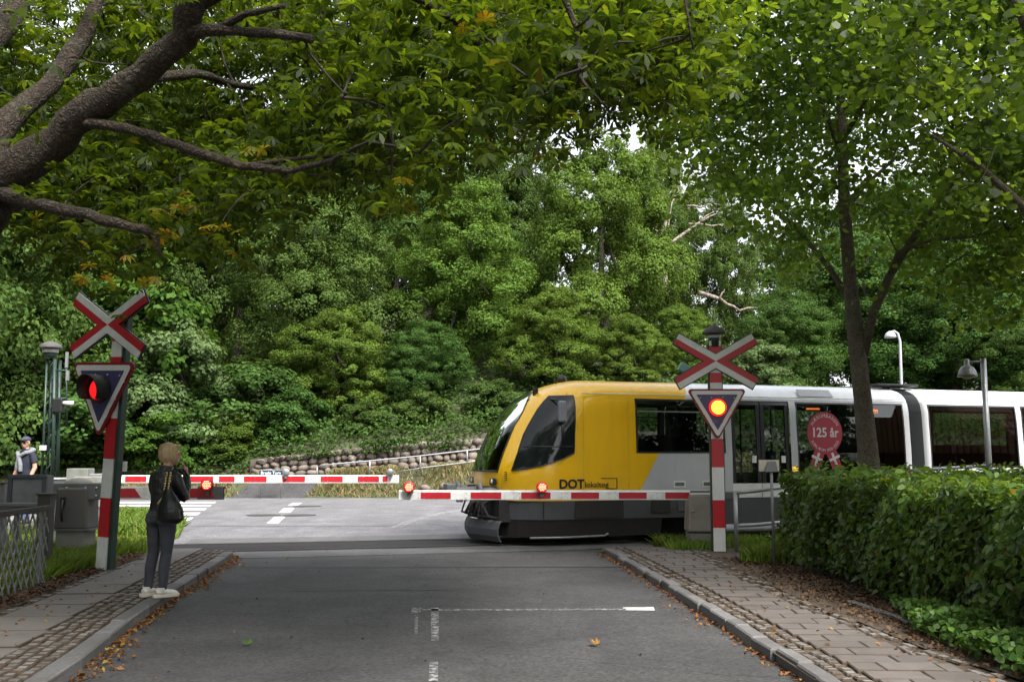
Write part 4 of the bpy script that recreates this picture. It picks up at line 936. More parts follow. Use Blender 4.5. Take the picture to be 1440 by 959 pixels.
def barrier(label, x_tip, x_base, Y, z, h, segs, tipgrey, hous):
    """arm along x at depth Y; segs: list of (x0, x1) red, in world x"""
    t = thing('crossing_barrier', label, 'barrier', (x_base, Y, 0), 0, 'level crossing barriers')
    a = MB(); lo, hi = min(x_tip, x_base), max(x_tip, x_base)
    a.box(((lo+hi)/2-x_base, 0, z), (hi-lo, 0.06, h)); arm = a.build('arm', M['white'], t, 0.008)
    r_ = MB()
    for x0, x1, sl in segs:
        d = h*0.36; s_ = sl*h*0.9
        r_.plate([(x0, -d), (x1+max(0, s_)*0, -d), (x1-s_, d), (x0-s_*0, d)] if sl else [(x0, -d), (x1, -d), (x1, d), (x0, d)], (-x_base, -0.0335, z), (1, 0, 0), (0, 0, 1), 0.003)
        for q in (0.3, 0.42):
            pass
    r_.build('red_band', M['red'], arm)
    bl = MB()
    for k in range(int((hi-lo)/0.85)):
        for dd in (-0.05, 0.05):
            for zz in (-0.25, 0.25): bl.ball((lo-x_base+0.4+k*0.85+dd, -0.037, z+zz*h), 0.009, 6)
    bl.build('bolt', M['galv'], arm)
    e = MB(); dx = 0.42 if tipgrey else 0.05; sg = 1 if x_tip > x_base else -1
    e.box((x_tip-x_base-sg*dx/2, -0.0, z), (dx, 0.066, h*1.02)); e.build('arm_end', M['greybox'] if tipgrey == 2 else M['white_old'], t, 0.006)
    return t, arm
def X(px, Y, py=690): return P(px, py, Y).x
# near right
Yr = 17.95; zz = P(760, 696.5, Yr).z
reds = [(592, 634), (662, 705), (733, 774), (803, 842), (870, 909), (935, 969)]
tb, arm = barrier('near red and white barrier arm with two lit lamps, lowered before the train', X(561, Yr), X(985, Yr), Yr, zz, 0.155, [(X(a, Yr), X(b, Yr), 0) for a, b in reds], 1, None)
MB().box(((X(561, Yr)+X(970, Yr))/2-X(985, Yr), 0.01, zz+0.085), (X(970, Yr)-X(561, Yr), 0.04, 0.02)).build('top_cable_rail', M['white'], tb)
for px in (576, 762): lamp_on_arm(tb, X(px, Yr, 685)-X(985, Yr), P(px, 684.5, Yr).z, 0.10)
x0 = X(985, Yr)
h_ = MB(); h_.box((0, 0.12, 0.16), (0.46, 0.46, 0.34), taper=0.96); h_.build('concrete_foot', M['concrete'], tb, 0.015)
h_ = MB(); h_.box((0, 0.12, 0.68), (0.50, 0.50, 0.66), taper=0.88); h_.build('housing', pm('beige_housing', (0.25, 0.225, 0.20), 0.7, var=0.15, dirt=(0.13, 0.085, 0.05), dirt_amt=0.7, dscale=3), tb, 0.035)
MB().box((0, 0.12, 1.04), (0.42, 0.42, 0.07), taper=0.8).build('housing_lid', M['white_old'], tb, 0.02)
MB().box((0.12, -0.01, zz), (0.62, 0.12, 0.18)).box((0.55, 0.18, zz-0.01), (0.35, 0.10, 0.14)).build('arm_clamp', M['greybox'], tb, 0.015)
MB().lathe([(0.02, 0), (0.024, 0.02), (0.012, 0.03)], (-0.16, -0.13, 0.72), 10, rot=Matrix.Rotation(R(90), 3, 'X')).build('key_lock', M['galv'], tb)
# near left, short
Yl = 16.2; zz = P(240, 693, Yl).z; xb = X(108, Yl)
tb, arm = barrier('short red and white barrier arm behind the woman, its end cap grey', X(315, Yl), xb, Yl, zz, 0.205, [(X(158, Yl), X(200, Yl), 0.6), (X(246, Yl), X(304, Yl), 0.6)], 2, None)
lamp_on_arm(tb, X(294, Yl, 681)-xb, P(294, 681, Yl).z, 0.098)
MB().box((0.0, 0.05, 0.26), (0.46, 0.44, 0.52)).build('concrete_foot', M['concrete'], tb, 0.015)
MB().box((0.0, 0.05, 0.86), (0.54, 0.48, 0.66), taper=0.93).build('housing', pm('dark_grey_housing', (0.085, 0.086, 0.084), 0.6, var=0.15, dirt=(0.10, 0.055, 0.03), dirt_amt=0.6, dscale=3), tb, 0.035)
MB().box((0.0, 0.0, zz+0.03), (0.98, 0.30, 0.26)).build('arm_clamp', M['greybox'], tb, 0.012)
MB().box((0, 0.05, 0.525), (0.66, 0.50, 0.025)).build('base_plate', M['greybox'], tb)
mb = MB()
for dx in (-0.38, -0.1, 0.2, 0.38): mb.lathe([(0.022, 0), (0.02, 0.02)], (dx, -0.152, zz+0.08), 8, rot=Matrix.Rotation(R(90), 3, 'X')).lathe([(0.022, 0), (0.02, 0.02)], (dx, -0.152, zz-0.04), 8, rot=Matrix.Rotation(R(90), 3, 'X'))
mb.build('bolt', M['galv'], tb)
MB().ball((0, 0.05, zz+0.14), (0.22, 0.20, 0.10), 14).build('housing_lid', M['concrete'], tb)
MB().tube([(-0.12, -0.22, 1.0), (-0.13, -0.235, 0.80), (-0.11, -0.24, 0.66)], 0.018, 6).box((-0.12, -0.21, 0.98), (0.07, 0.03, 0.12)).build('padlock_hasp', M['black'], tb)
# far left, long arm beyond the rails
Yf = 23.6; zz = P(400, 673.5, Yf).z; xb = X(128, Yf, 680)
reds = [(176, 206), (214, 243), (262, 300), (308, 330), (343, 375), (397, 429), (451, 482), (503, 533), (538, 545)]
tb, arm = barrier('long far barrier arm beyond the rails, carrying two grey lamp backs', X(561, Yf), xb, Yf, zz, 0.185, [(X(a, Yf), X(b, Yf), 0) for a, b in reds], 1, None)
for px in (403, 549): lamp_on_arm(tb, X(px, Yf, 664)-xb, P(px, 663.5, Yf).z, 0.082, False)
MB().box((0, 0.0, 0.25), (0.6, 0.5, 0.5)).build('concrete_foot', M['concrete'], tb, 0.015)
MB().box((0.0, 0, 0.85), (0.66, 0.52, 0.72)).build('housing', M['concrete'], tb, 0.03)
MB().box((-0.25, -0.02, zz+0.05), (0.5, 0.4, 0.40)).build('counterweight', pm('mossy_grey', (0.17, 0.18, 0.16), 0.8, dirt=(0.08, 0.085, 0.06), dirt_amt=0.7, dscale=4), tb, 0.02)
MB().box((0.32, -0.04, zz), (0.7, 0.14, 0.26)).build('arm_clamp', M['galv'], tb, 0.02)

# ------------------------------------------------------------------ left: cabinets, bench-like beam, lattice fence, lattice mast
p = P(38, 690, 15.3); cb = thing('relay_cabinet', 'low grey steel cabinet with dark frame and mossy panel in front of the man', 'cabinet', (p.x, p.y, 0.09))
top = P(38, 667, 15.3).z-0.09; bot = P(38, 712, 15.3).z-0.09; wdt = 0.58
MB().box((0, 0.14, (top+bot)/2), (wdt*0.98, 0.22, top-bot-0.03)).build('body', M['greybox'], cb)
mb = MB(); mb.box((0, 0, top-0.03), (wdt+0.02, 0.05, 0.06)); mb.box((0, 0, bot+0.02), (wdt+0.02, 0.05, 0.05))
for sx in (-1, 1): mb.box((sx*(wdt/2-0.03), 0, (top+bot)/2-0.001), (0.065, 0.045, top-bot-0.11))
mb.build('door_frame', pm('dark_blue_grey', (0.040, 0.048, 0.058), 0.5), cb, 0.006)
MB().box((0, 0.012, (top+bot)/2), (wdt-0.13, 0.02, top-bot-0.11)).build('panel', pm('mossy_panel', (0.14, 0.15, 0.165), 0.6, var=0.1, dirt=(0.07, 0.085, 0.03), dirt_amt=0.8, dscale=3.5), cb)
mb = MB()
for sx in (-0.2, 0.2): mb.box((sx, 0.14, bot/2), (0.06, 0.06, bot))
mb.build('leg', M['greybox'], cb)
p = P(30, 708, 14.6); bm_ = thing('steel_beam', 'dark steel beam on two stub posts behind the lattice fence', 'beam', (p.x, p.y, 0.09))
zb = P(30, 709, 14.6).z-0.09
MB().box((-0.15, 0, zb), (1.05, 0.14, 0.045)).box((-0.15, 0.02, zb-0.08), (1.02, 0.06, 0.12), mi=0).build('beam_rail', M['greybox'], bm_)
MB().box((0.36, 0.0, (zb+0.14)/2), (0.18, 0.18, zb+0.14)).box((0.36, 0, zb+0.15), (0.22, 0.22, 0.03)).build('post', M['fencerail'], bm_, 0.008)
MB().box((-0.5, 0.05, zb/2), (0.10, 0.10, zb-0.02)).build('post', M['fencerail'], bm_)
for (px0, px1, y0, y1, Y, lab, mat) in ((66, 86, 674, 700, 18.6, 'small grey junction box with a white lid left of the barrier housing', 'greybox'), (0, 12, 680, 706, 16.0, 'dark grey box at the photo edge beside the relay cabinet', 'greybox')):
    a, b = P(px0, y0, Y), P(px1, y1, Y); t = thing('junction_box', lab, 'box', ((a.x+b.x)/2, Y, 0.0))
    MB().box((0, 0, (a.z+b.z)/2), (abs(b.x-a.x), 0.3, a.z-b.z)).build('body', M[mat], t, 0.01)
    MB().box((0, 0, a.z+0.015), (abs(b.x-a.x)*1.06, 0.33, 0.03)).build('lid', M['white_old'] if px0 > 10 else M['fencerail'], t, 0.006)
    MB().box((0, 0, b.z/2), (0.1, 0.1, b.z)).build('leg', M['greybox'], t)
    if px0 > 10: MB().tube([(0.02, -0.16, a.z-0.12), (0.05, -0.19, a.z-0.16), (0.0, -0.16, a.z-0.2)], 0.012, 6).build('handle', M['galv'], t)
# lattice fence along the pavement
fa, fb = Vector((-5.50, 7.0, 0.09)), Vector((-5.86, 12.75, 0.09)); ln = (fb-fa).length
fn = thing('lattice_fence', 'weathered diamond lattice fence with a dark top rail at the pavement edge', 'fence', fa, math.atan2(fb.y-fa.y, fb.x-fa.x))
H0 = 0.92
MB().box((ln/2, 0, H0+0.03), (ln, 0.085, 0.065)).build('top_rail', M['fencerail'], fn, 0.008)
mb = MB(); rnd = random.Random(2); st_ = 0.165; k = -H0
for sl in (-1, 1):
    x = -0.9
    while x < ln+0.9:
        xa, xb2, za, zb_ = x, x+0.62*sl, 0.03, H0
        # clip to the panel ends
        def cl(xx): return max(0.0, min(ln, xx))
        ca, cb2 = cl(xa), cl(xb2)
        if abs(ca-cb2) > 0.03:
            za2 = za+(zb_-za)*((ca-xa)/(xb2-xa)); zb2 = za+(zb_-za)*((cb2-xa)/(xb2-xa))
            d = Vector((cb2-ca, 0, zb2-za2)); m = Matrix.Rotation(-math.atan2(d.z, d.x), 3, 'Y')
            mb.box(((ca+cb2)/2+rnd.uniform(-.006, .006), 0.012*sl, (za2+zb2)/2), (d.length, 0.011, 0.026), m)
        x += st_
mb.build('lattice', M['fence'], fn)
mb = None
for q in (0.05, ln/3, 2*ln/3, ln-0.04): MB().box((q, 0.055, H0/2), (0.08, 0.06, H0)).build('post', M['fence'], fn, 0.005)
# lattice mast far left
Ym = 21.5; p = P(68, 690, Ym); ms = thing('signal_mast', 'dark green lattice signal mast with a round cap behind the man', 'mast', (p.x, Ym, 0.3), 0)
def mr(px, py, dy=0.0): return P(px, py, Ym+dy)-Vector((p.x, Ym, 0.3))
mb = MB(); zt_ = P(70, 505, Ym).z-0.3
a0, a1 = mr(58, 690), mr(66, 505); b0, b1 = mr(73, 690), mr(77, 505)
for dy in (0, 0.24):
    o = Vector((0, dy, 0)); mb.tube([a0+o, a1+o], 0.03, 4); mb.tube([b0+o, b1+o], 0.045, 4)
for k in range(9):
    t0, t1 = k/9, (k+1)/9; mb.tube([a0.lerp(a1, t0), b0.lerp(b1, t1)], 0.013, 4); mb.tube([a0.lerp(a1, t1)+Vector((0, .24, 0)), b0.lerp(b1, t0)+Vector((0, .24, 0))], 0.013, 4)
mb.build('lattice_pole', M['dkgreen'], ms)
c = mr(70.5, 503); MB().lathe([(0.13, 0), (0.14, 0.16), (0.12, 0.18)], c, 14).build('neck', M['dkgreen'], ms); MB().lathe([(0.24, 0), (0.25, 0.02), (0.20, 0.09), (0.10, 0.14), (0.03, 0.16)], c+Vector((0, 0, 0.20)), 18).build('cap', M['roofcap'], ms); MB().lathe([(0.16, 0), (0.165, 0.08), (0.14, 0.09)], c+Vector((0, 0, 0.11)), 14).build('neck_band', M['white_old'], ms)
mb = MB()
for py in (521, 560): mb.tube([mr(77, py), mr(94, py)], 0.02, 4)
mb.tube([mr(93, 500), mr(94, 600)], 0.022, 4); mb.build('side_bracket', M['dkgreen'], ms)
MB().box((mr(94, 506)), (0.05, 0.05, 0.34)).box(mr(95, 528), (0.06, 0.05, 0.22)).build('grey_tube', M['galv'], ms)
sg_ = MB(); sg_.box(mr(82, 570), (0.22, 0.16, 0.30)); sg_ = sg_.build('signal_lamp', M['black'], ms, 0.02); MB().tube([mr(88, 567), mr(103, 567)], 0.05, 10).build('hood', M['white_old'], sg_)
MB().box(mr(60.5, 629.5, -0.06), (0.145, 0.012, 0.105)).build('number_plate', M['white_old'], ms)

# ------------------------------------------------------------------ right: small sign post, tube gate, lamp posts, handrail
q = G(1089, 797, 0.09); sp_ = thing('sign_post', 'thin grey post with a small weathered plate seen from behind at the hedge end', 'sign post', q)
zt_ = P(1088, 650, q.y).z-0.09
MB().tube([(0, 0, 0), (-0.005, 0, zt_)], 0.022, 8).build('post', M['galv'] if False else M['greybox'], sp_)
pl_ = MB().box((-0.03, 0.03, zt_-0.05), (0.30, 0.012, 0.17)).build('plate', pm('weathered_cream', (0.36, 0.33, 0.27), 0.8, var=0.2, dirt=(0.16, 0.13, 0.09), dirt_amt=0.7, dscale=9), sp_, 0.006)
MB().plate([(-0.11, -0.15), (0.09, -0.15), (0.06, 0.01), (-0.06, 0.01)], (0, -0.012, zt_+0.01), (1, 0, 0), (0, 0, 1), 0.03).build('bracket', M['greybox'], sp_, 0.008)
q = G(1036, 776, 0.09); gt_ = thing('tube_gate', 'grey tube railing between the crossing signal and the hedge', 'railing', q)
g2 = P(1037, 690, q.y).z-0.09
MB().tube([(0, 0, 0), (0, 0, g2)], 0.035, 10).build('post', M['galv'], gt_)
MB().tube([(0, 0, g2-0.03), (0.35, 0.0, g2+0.0), (1.1, 0.35, g2+0.08)], 0.032, 8).build('top_rail', M['galv'], gt_)
MB().tube([(0, 0, g2-0.58), (0.4, 0.0, g2-0.56), (1.1, 0.35, g2-0.52)], 0.032, 8).build('lower_rail', M['galv'], gt_)
Yp = 18.0; b_ = P(1393, 700, Yp); lp = thing('lamp_post', 'grey lamp post with a bell shaped lamp on a short arm behind the hedge', 'lamp post', (b_.x, Yp, 0.05))
zt_ = P(1385, 504, Yp).z-0.05
MB().tube([(0, 0, 0), (0, 0, zt_)], [0.055, 0.05], 12).build('post', M['galv'], lp)
MB().tube([(0, 0, zt_-0.06), (-0.24, 0, zt_-0.06)], 0.018, 8).build('arm', M['galv'], lp)
lh = MB().lathe([(0.175, 0.0), (0.17, 0.03), (0.15, 0.10), (0.11, 0.165), (0.055, 0.20), (0.045, 0.21), (0.045, 0.31), (0.02, 0.32)], (-0.30, 0, zt_-0.33), 24).build('lamp_shade', pm('lamp_grey', (0.25, 0.255, 0.26), 0.45, 0.3, dirt=(0.12, 0.11, 0.10), dirt_amt=0.5), lp)
MB().ball((-0.30, 0, zt_-0.33), (0.10, 0.10, 0.05), 12).build('bulb', pm('bulb_cream', (0.5, 0.42, 0.35), 0.5), lh)
Yq = 29.0; b_ = P(1270, 700, Yq); l2 = thing('lamp_post', 'white gooseneck street lamp rising behind the train roof', 'lamp post', (b_.x, Yq, 0.0))
def lr(px, py): return P(px, py, Yq)-Vector((b_.x, Yq, 0))
zb = lr(1269, 640); MB().tube([Vector((zb.x, 0, 0)), lr(1267.5, 540), lr(1265.5, 480), lr(1262.5, 469), lr(1257.5, 465.5), lr(1253, 467)], [0.055, 0.045, 0.04, 0.035, 0.03, 0.03], 10).build('pole', pm('lamp_white', (0.36, 0.37, 0.39), 0.5), l2)
MB().lathe([(0.17, 0), (0.165, 0.05), (0.12, 0.14), (0.05, 0.19), (0.02, 0.20)], lr(1252, 475), 18).build('lamp_shade', bpy.data.materials['lamp_white'], l2)
hr_ = thing('handrail', 'pale tube handrail running between the hedge and the train', 'handrail', P(1245, 700, 17.6))
o = hr_.location; mb = MB(); r0, r1 = P(1243, 664, 17.6)-o, P(1392, 654.5, 18.1)-o; mb.tube([r0, r1], 0.03, 8); mb.build('rail', M['galv'], hr_)
for k in (0.03, 0.5, 0.97):
    a = r0.lerp(r1, k); MB().tube([a, Vector((a.x, a.y, -o.z))], 0.028, 8).build('post', M['galv'], hr_)

# station building out to the right: its tiled roof is what the rear windows mirror
sb = thing('station_building', 'red tiled brick station building mirrored in the rear train windows', 'building', (25.0, 18.0, 0), R(19))
MB().box((0, 0, 1.5), (12.0, 6.0, 3.0)).build('wall', pm('brick', (0.24, 0.075, 0.045), 0.9, var=0.3, scale=20), sb)
def tile_mat():
    m, n, l, b = new_mat('roof_tiles'); tc = n.new('ShaderNodeTexCoord'); w = n.new('ShaderNodeTexBrick'); w.inputs['Scale'].default_value = 3.2
    w.inputs[1].default_value = (0.60, 0.29, 0.19, 1); w.inputs[2].default_value = (0.42, 0.18, 0.11, 1); w.inputs[3].default_value = (0.03, 0.012, 0.01, 1)
    w.inputs['Mortar Size'].default_value = 0.10; w.inputs['Row Height'].default_value = 0.9; w.inputs['Brick Width'].default_value = 0.7; l.new(tc.outputs['Object'], w.inputs[0]); l.new(w.outputs[0], b.inputs['Base Color']); b.inputs['Roughness'].default_value = 0.8; return m
mb = MB(); mb.add([(-6.4, -4.2, 2.1), (6.4, -4.2, 2.1), (6.4, 0, 6.4), (-6.4, 0, 6.4), (-6.4, 4.2, 2.1), (6.4, 4.2, 2.1)], [(0, 1, 2, 3), (3, 2, 5, 4), (0, 3, 4), (1, 5, 2), (0, 4, 5, 1)]); mb.build('roof', tile_mat(), sb)
for k in (-4.5, -1.5, 1.5, 4.5): MB().box((k, 3.01, 1.7), (1.1, 0.06, 1.4)).build('window', M['white'], sb)

# ------------------------------------------------------------------ people
def blob(name, tubes, mat, parent, voxel=0.012, smooth=4, balls=()):
    mb = MB()
    for pts, rad in tubes: mb.tube(pts, rad, 14, xaxis=(1, 0, 0))
    for b in balls: mb.ball(*b)
    o = mb.build(name, mat, parent)
    r = o.modifiers.new('remesh', 'REMESH'); r.mode = 'VOXEL'; r.voxel_size = voxel
    s = o.modifiers.new('smooth', 'SMOOTH'); s.factor = 0.5; s.iterations = smooth
    bake(o)
    for p in o.data.polygons: p.use_smooth = True
    o.data.materials.clear(); o.data.materials.append(mat); return o
V = Vector
skin = pm('skin', (0.50, 0.28, 0.20), 0.5, var=0.08)
def hand(wrist, d, palm_n, mb_t, curl=0.5, k=1.0):
    """palm and five bent fingers leaving the wrist along d"""
    d = d.normalized(); n = (palm_n-d*palm_n.dot(d)).normalized(); s = d.cross(n)
    mb_t.append(([wrist-d*0.02, wrist+d*0.035*k, wrist+d*0.085*k], [(0.022, 0.022), (0.034*k, 0.017), (0.036*k, 0.014)]))
    for i, ln in enumerate((0.068, 0.076, 0.072, 0.056)):
        b = wrist+d*0.085*k+s*(0.027-0.018*i)*k; p1 = b+d*ln*0.45-(-n)*0+n*ln*0.12*curl; p2 = p1+d*ln*0.33*(1-curl*0.5)+n*ln*0.30*curl; p3 = p2+d*ln*0.2*(1-curl)+n*ln*0.25*curl
        mb_t.append(([b-d*0.02, b, p1, p2, p3], [0.009, 0.0095, 0.009, 0.008, 0.006]))
    b = wrist+d*0.03*k+s*0.03*k; mb_t.append(([b-s*0.01, b+s*0.02+d*0.02, b+s*0.028+d*0.05+n*0.012], [0.012, 0.011, 0.008]))
def head(c, k=1.0):
    """tubes and balls for a head looking along +y"""
    t = [([c+V((0, -0.035, -0.19)), c+V((0, -0.02, -0.10)), c+V((0, -0.01, -0.05))], [(0.058, 0.06), (0.052, 0.055), (0.055, 0.06)]),
         ([c+V((0, 0.035, -0.118)), c+V((0, 0.03, -0.09)), c+V((0, 0.018, -0.03)), c+V((0, 0.01, 0.03)), c+V((0, 0.0, 0.08)), c+V((0, 0, 0.113))], [(0.025, 0.035), (0.045, 0.058), (0.068, 0.085), (0.076, 0.096), (0.062, 0.08), (0.02, 0.03)]),
         ([c+V((0, 0.095, 0.02)), c+V((0, 0.112, -0.012)), c+V((0, 0.118, -0.03)), c+V((0, 0.10, -0.042))], [(0.008, 0.010), (0.011, 0.012), (0.016, 0.013), (0.010, 0.008)]),
         ([c+V((-0.024, 0.088, -0.066)), c+V((0, 0.098, -0.066)), c+V((0.024, 0.088, -0.066))], [0.006, 0.010, 0.006]),
         ([c+V((-0.035, 0.088, 0.027)), c+V((0, 0.10, 0.026)), c+V((0.035, 0.088, 0.027))], [0.010, 0.010, 0.010])]
    b = [(c+V((sx*0.077, -0.005, -0.005)), (0.010, 0.020, 0.032), 10) for sx in (-1, 1)]
    return t, b
def eyes(c, parent):
    mb = MB()
    for sx in (-1, 1): mb.ball(c+V((sx*0.031, 0.083, 0.006)), (0.012, 0.010, 0.008), 10)
    mb.build('eye', M['black'], parent)

# the woman at the kerb, seen from behind
loc = G(221, 839, 0.104); wo = thing('person', 'blonde woman in black leather jacket, grey jeans and white sneakers waiting at the kerb', 'person', loc, R(-24)); wo.scale = (1.06, 1.02, 0.985)
hc = V((0.075, 0.035, 1.625))
ht, hb = head(V((0, 0, 0)))
def turn(v, a=R(-28)): return hc+Matrix.Rotation(a, 3, 'Z') @ v
ht = [([turn(p) for p in pts], r) for pts, r in ht]; hb = [(turn(c), r, n) for c, r, n in hb]
sh = 0.03
LEG = lambda sx: [([V((sx*0.085+0.02, 0.0, 0.95)), V((sx*0.09+0.012, 0.01, 0.76)), V((sx*0.088, 0.018, 0.50)), V((sx*0.095-0.01, -0.005, 0.34)), V((sx*0.10-0.02, -0.012, 0.09))], [(0.092, 0.10), (0.078, 0.085), (0.052, 0.056), (0.050, 0.058), (0.034, 0.040)])]
TOR = [([V((0.02, -0.005, 0.86)), V((0.022, -0.01, 0.95)), V((0.03, 0, 1.08)), V((0.04, 0.0, 1.22)), V((0.048, -0.005, 1.34)), V((0.055, 0.0, 1.42)), V((0.06, 0.005, 1.47))], [(0.15, 0.105), (0.158, 0.115), (0.125, 0.09), (0.142, 0.10), (0.155, 0.098), (0.12, 0.075), (0.055, 0.055)])]
RA = [V((0.185, 0, 1.385)), V((0.225, 0.02, 1.28)), V((0.262, 0.06, 1.135)), V((0.22, 0.15, 1.26)), V((0.168, 0.20, 1.385))]
LA = [V((-0.085, 0, 1.385)), V((-0.125, 0.02, 1.27)), V((-0.14, 0.07, 1.12)), V((-0.02, 0.17, 1.10)), V((0.10, 0.19, 1.12))]
ht_ = []; hand(V((0.163, 0.205, 1.40)), V((-0.25, -0.1, 1)), V((-0.6, -0.6, 0.1)), ht_, 0.7); hand(V((0.10, 0.19, 1.12)), V((1, 0.1, 0.1)), V((0, -1, 0.2)), ht_, 0.6)
arm_r = [0.045, 0.044, 0.038, 0.034, 0.024]
blob('body', LEG(-1)+LEG(1)+TOR+[(RA, arm_r), (LA, arm_r)]+ht+ht_, skin, wo, 0.0085, 2, hb)
eyes_o = MB()
for sx in (-1, 1): eyes_o.ball(turn(V((sx*0.031, 0.083, 0.006))), (0.012, 0.010, 0.008), 10)
eyes_o.build('eye', M['black'], wo)
leather = pm('black_leather', (0.012, 0.012, 0.013), 0.34, var=0.3, scale=14, bump=0.9, bscale=16)
grow = lambda r, d: [(a[0]+d, a[1]+d) if hasattr(a, '__len__') else a+d for a in r]
JT = [([V((0.025, -0.005, 0.955)), V((0.027, 0, 1.0)), V((0.03, 0, 1.08)), V((0.04, 0.0, 1.22)), V((0.048, -0.005, 1.34)), V((0.055, 0.0, 1.42)), V((0.062, 0.005, 1.475)), V((0.066, 0.005, 1.505))], [(0.165, 0.122), (0.158, 0.117), (0.15, 0.112), (0.160, 0.118), (0.172, 0.114), (0.140, 0.092), (0.075, 0.072), (0.070, 0.07)])]
blob('jacket', JT+[(RA, [0.066, 0.064, 0.058, 0.052, 0.042]), (LA, [0.066, 0.064, 0.058, 0.052, 0.042])], leather, wo, 0.010, 5, [(RA[0]+V((-0.012, 0, 0.004)), (0.064, 0.066, 0.052), 12), (LA[0]+V((0.012, 0, 0.004)), (0.064, 0.066, 0.052), 12)])
jeans = pm('charcoal_jeans', (0.046, 0.050, 0.062), 0.8, var=0.35, scale=9, bump=0.6, bscale=22)
blob('jeans', [(p, grow(r, 0.008)) for p, r in LEG(-1)+LEG(1)]+[([V((0.02, -0.008, 0.86)), V((0.022, -0.012, 0.93)), V((0.026, -0.006, 1.0))], [(0.158, 0.118), (0.166, 0.126), (0.150, 0.108)])], jeans, wo, 0.009, 2, [(V((sx*0.075+0.02, -0.058, 0.885)), (0.085, 0.075, 0.085), 12) for sx in (-1, 1)])
hair_m = pm('blonde_hair', (0.55, 0.41, 0.23), 0.55, var=0.5, scale=30, bump=0.8, bscale=45)
HR = [([turn(V((0, -0.050, -0.085))), turn(V((0, -0.046, -0.04))), turn(V((0, -0.032, 0.03))), turn(V((0, -0.018, 0.09))), turn(V((0, -0.01, 0.135)))], [(0.052, 0.042), (0.084, 0.072), (0.098, 0.096), (0.088, 0.096), (0.03, 0.04)])]
blob('hair', HR, hair_m, wo, 0.009, 2, [(turn(V((sx*0.068, 0.0, 0.0))), (0.024, 0.052, 0.07), 10) for sx in (-1, 1)]+[(turn(V((0.01, 0.040, 0.088))), (0.066, 0.050, 0.034), 10)])
for sx, yr in ((-1, 0.0), (1, 0.0)):
    x = sx*0.10-0.02; rot = Matrix.Rotation(R(-24 if sx > 0 else 0), 3, 'Z')
    a = V((x, -0.012, 0))
    so = blob('sneaker', [([a+rot @ V((0, -0.075, 0.062)), a+rot @ V((0, -0.03, 0.075)), a+rot @ V((0, 0.05, 0.060)), a+rot @ V((0, 0.13, 0.048)), a+rot @ V((0, 0.17, 0.040))], [(0.030, 0.030), (0.042, 0.040), (0.042, 0.034), (0.045, 0.028), (0.026, 0.018)]), ([a+V((0, -0.012, 0.05)), a+V((0, -0.015, 0.115))], [(0.040, 0.046), (0.042, 0.046)])], pm('sneaker_white', (0.62, 0.60, 0.56), 0.6, var=0.12) if 'sneaker_white' not in bpy.data.materials else bpy.data.materials['sneaker_white'], wo, 0.007, 2)
    mb = MB(); ol = [(0.030, -0.105), (0.048, -0.05), (0.044, 0.05), (0.052, 0.12), (0.035, 0.185), (-0.035, 0.185), (-0.052, 0.12), (-0.044, 0.05), (-0.048, -0.05), (-0.030, -0.105)]
    mb.plate([tuple((rot @ V((p, q_, 0))).xy) for p, q_ in ol], a+V((0, 0, 0.0)), (1, 0, 0), (0, 1, 0), 0.042); mb.build('sole', pm('sole_cream', (0.56, 0.52, 0.43), 0.7) if 'sole_cream' not in bpy.data.materials else bpy.data.materials['sole_cream'], so, 0.010, 2)
# shoulder bag
bagm = pm('black_bag_leather', (0.010, 0.010, 0.011), 0.30, var=0.3, bump=0.7, bscale=9)
bg_ = thing('shoulder_bag', "slouchy black leather bag hanging by chain straps from the woman's shoulder", 'bag', loc, R(-24)); bg_.scale = (1.06, 1.02, 0.985)
B0 = V((0.285, -0.150, 0.0))
blob('bag_body', [([B0+V((-0.02, 0.0, 0.86)), B0+V((-0.015, 0, 0.90)), B0+V((-0.02, 0.0, 0.98)), B0+V((-0.045, 0.01, 1.08)), B0+V((-0.07, 0.02, 1.18)), B0+V((-0.085, 0.025, 1.26))], [(0.11, 0.04), (0.180, 0.08), (0.172, 0.085), (0.128, 0.068), (0.075, 0.042), (0.036, 0.022)])], bagm, bg_, 0.009, 3)
mb = MB()
for dx in (-0.02, 0.025):
    mb.tube([B0+V((-0.085+dx, 0.02, 1.24)), B0+V((-0.085+dx, 0.045, 1.34)), B0+V((-0.075+dx, 0.12, 1.455)), B0+V((-0.07+dx, 0.20, 1.47)), B0+V((-0.06+dx, 0.275, 1.38))], 0.011, 6)
mb.build('strap', bagm, bg_)
gold = pm('brass_chain', (0.60, 0.46, 0.22), 0.35, 0.9)
mb = MB()
for dx in (-0.028, 0.024):
    for k in range(7):
        c = B0+V((-0.085+dx+(0.004 if k % 2 else -0.004), 0.005+0.005*k, 1.235+0.030*k)); mb.lathe([(0.012, -0.005), (0.018, 0), (0.012, 0.005)], c, 10, rot=Matrix.Rotation(R(90), 3, 'X') @ Matrix.Rotation(R(90*(k % 2)), 3, 'Y'))
for k in range(5): mb.lathe([(0.008, -0.004), (0.012, 0), (0.008, 0.004)], B0+V((-0.125-0.012*k, -0.02, 1.13-0.014*k)), 8, rot=Matrix.Rotation(R(90), 3, 'X'))
mb.build('chain', gold, bg_)

# the man on the platform
Yn = 20.3; p = P(37, 640, Yn); mn = thing('person', 'man in navy t-shirt, cap and sunglasses with a grey sweater knotted round his neck', 'person', (p.x, Yn, 0.33), R(150))
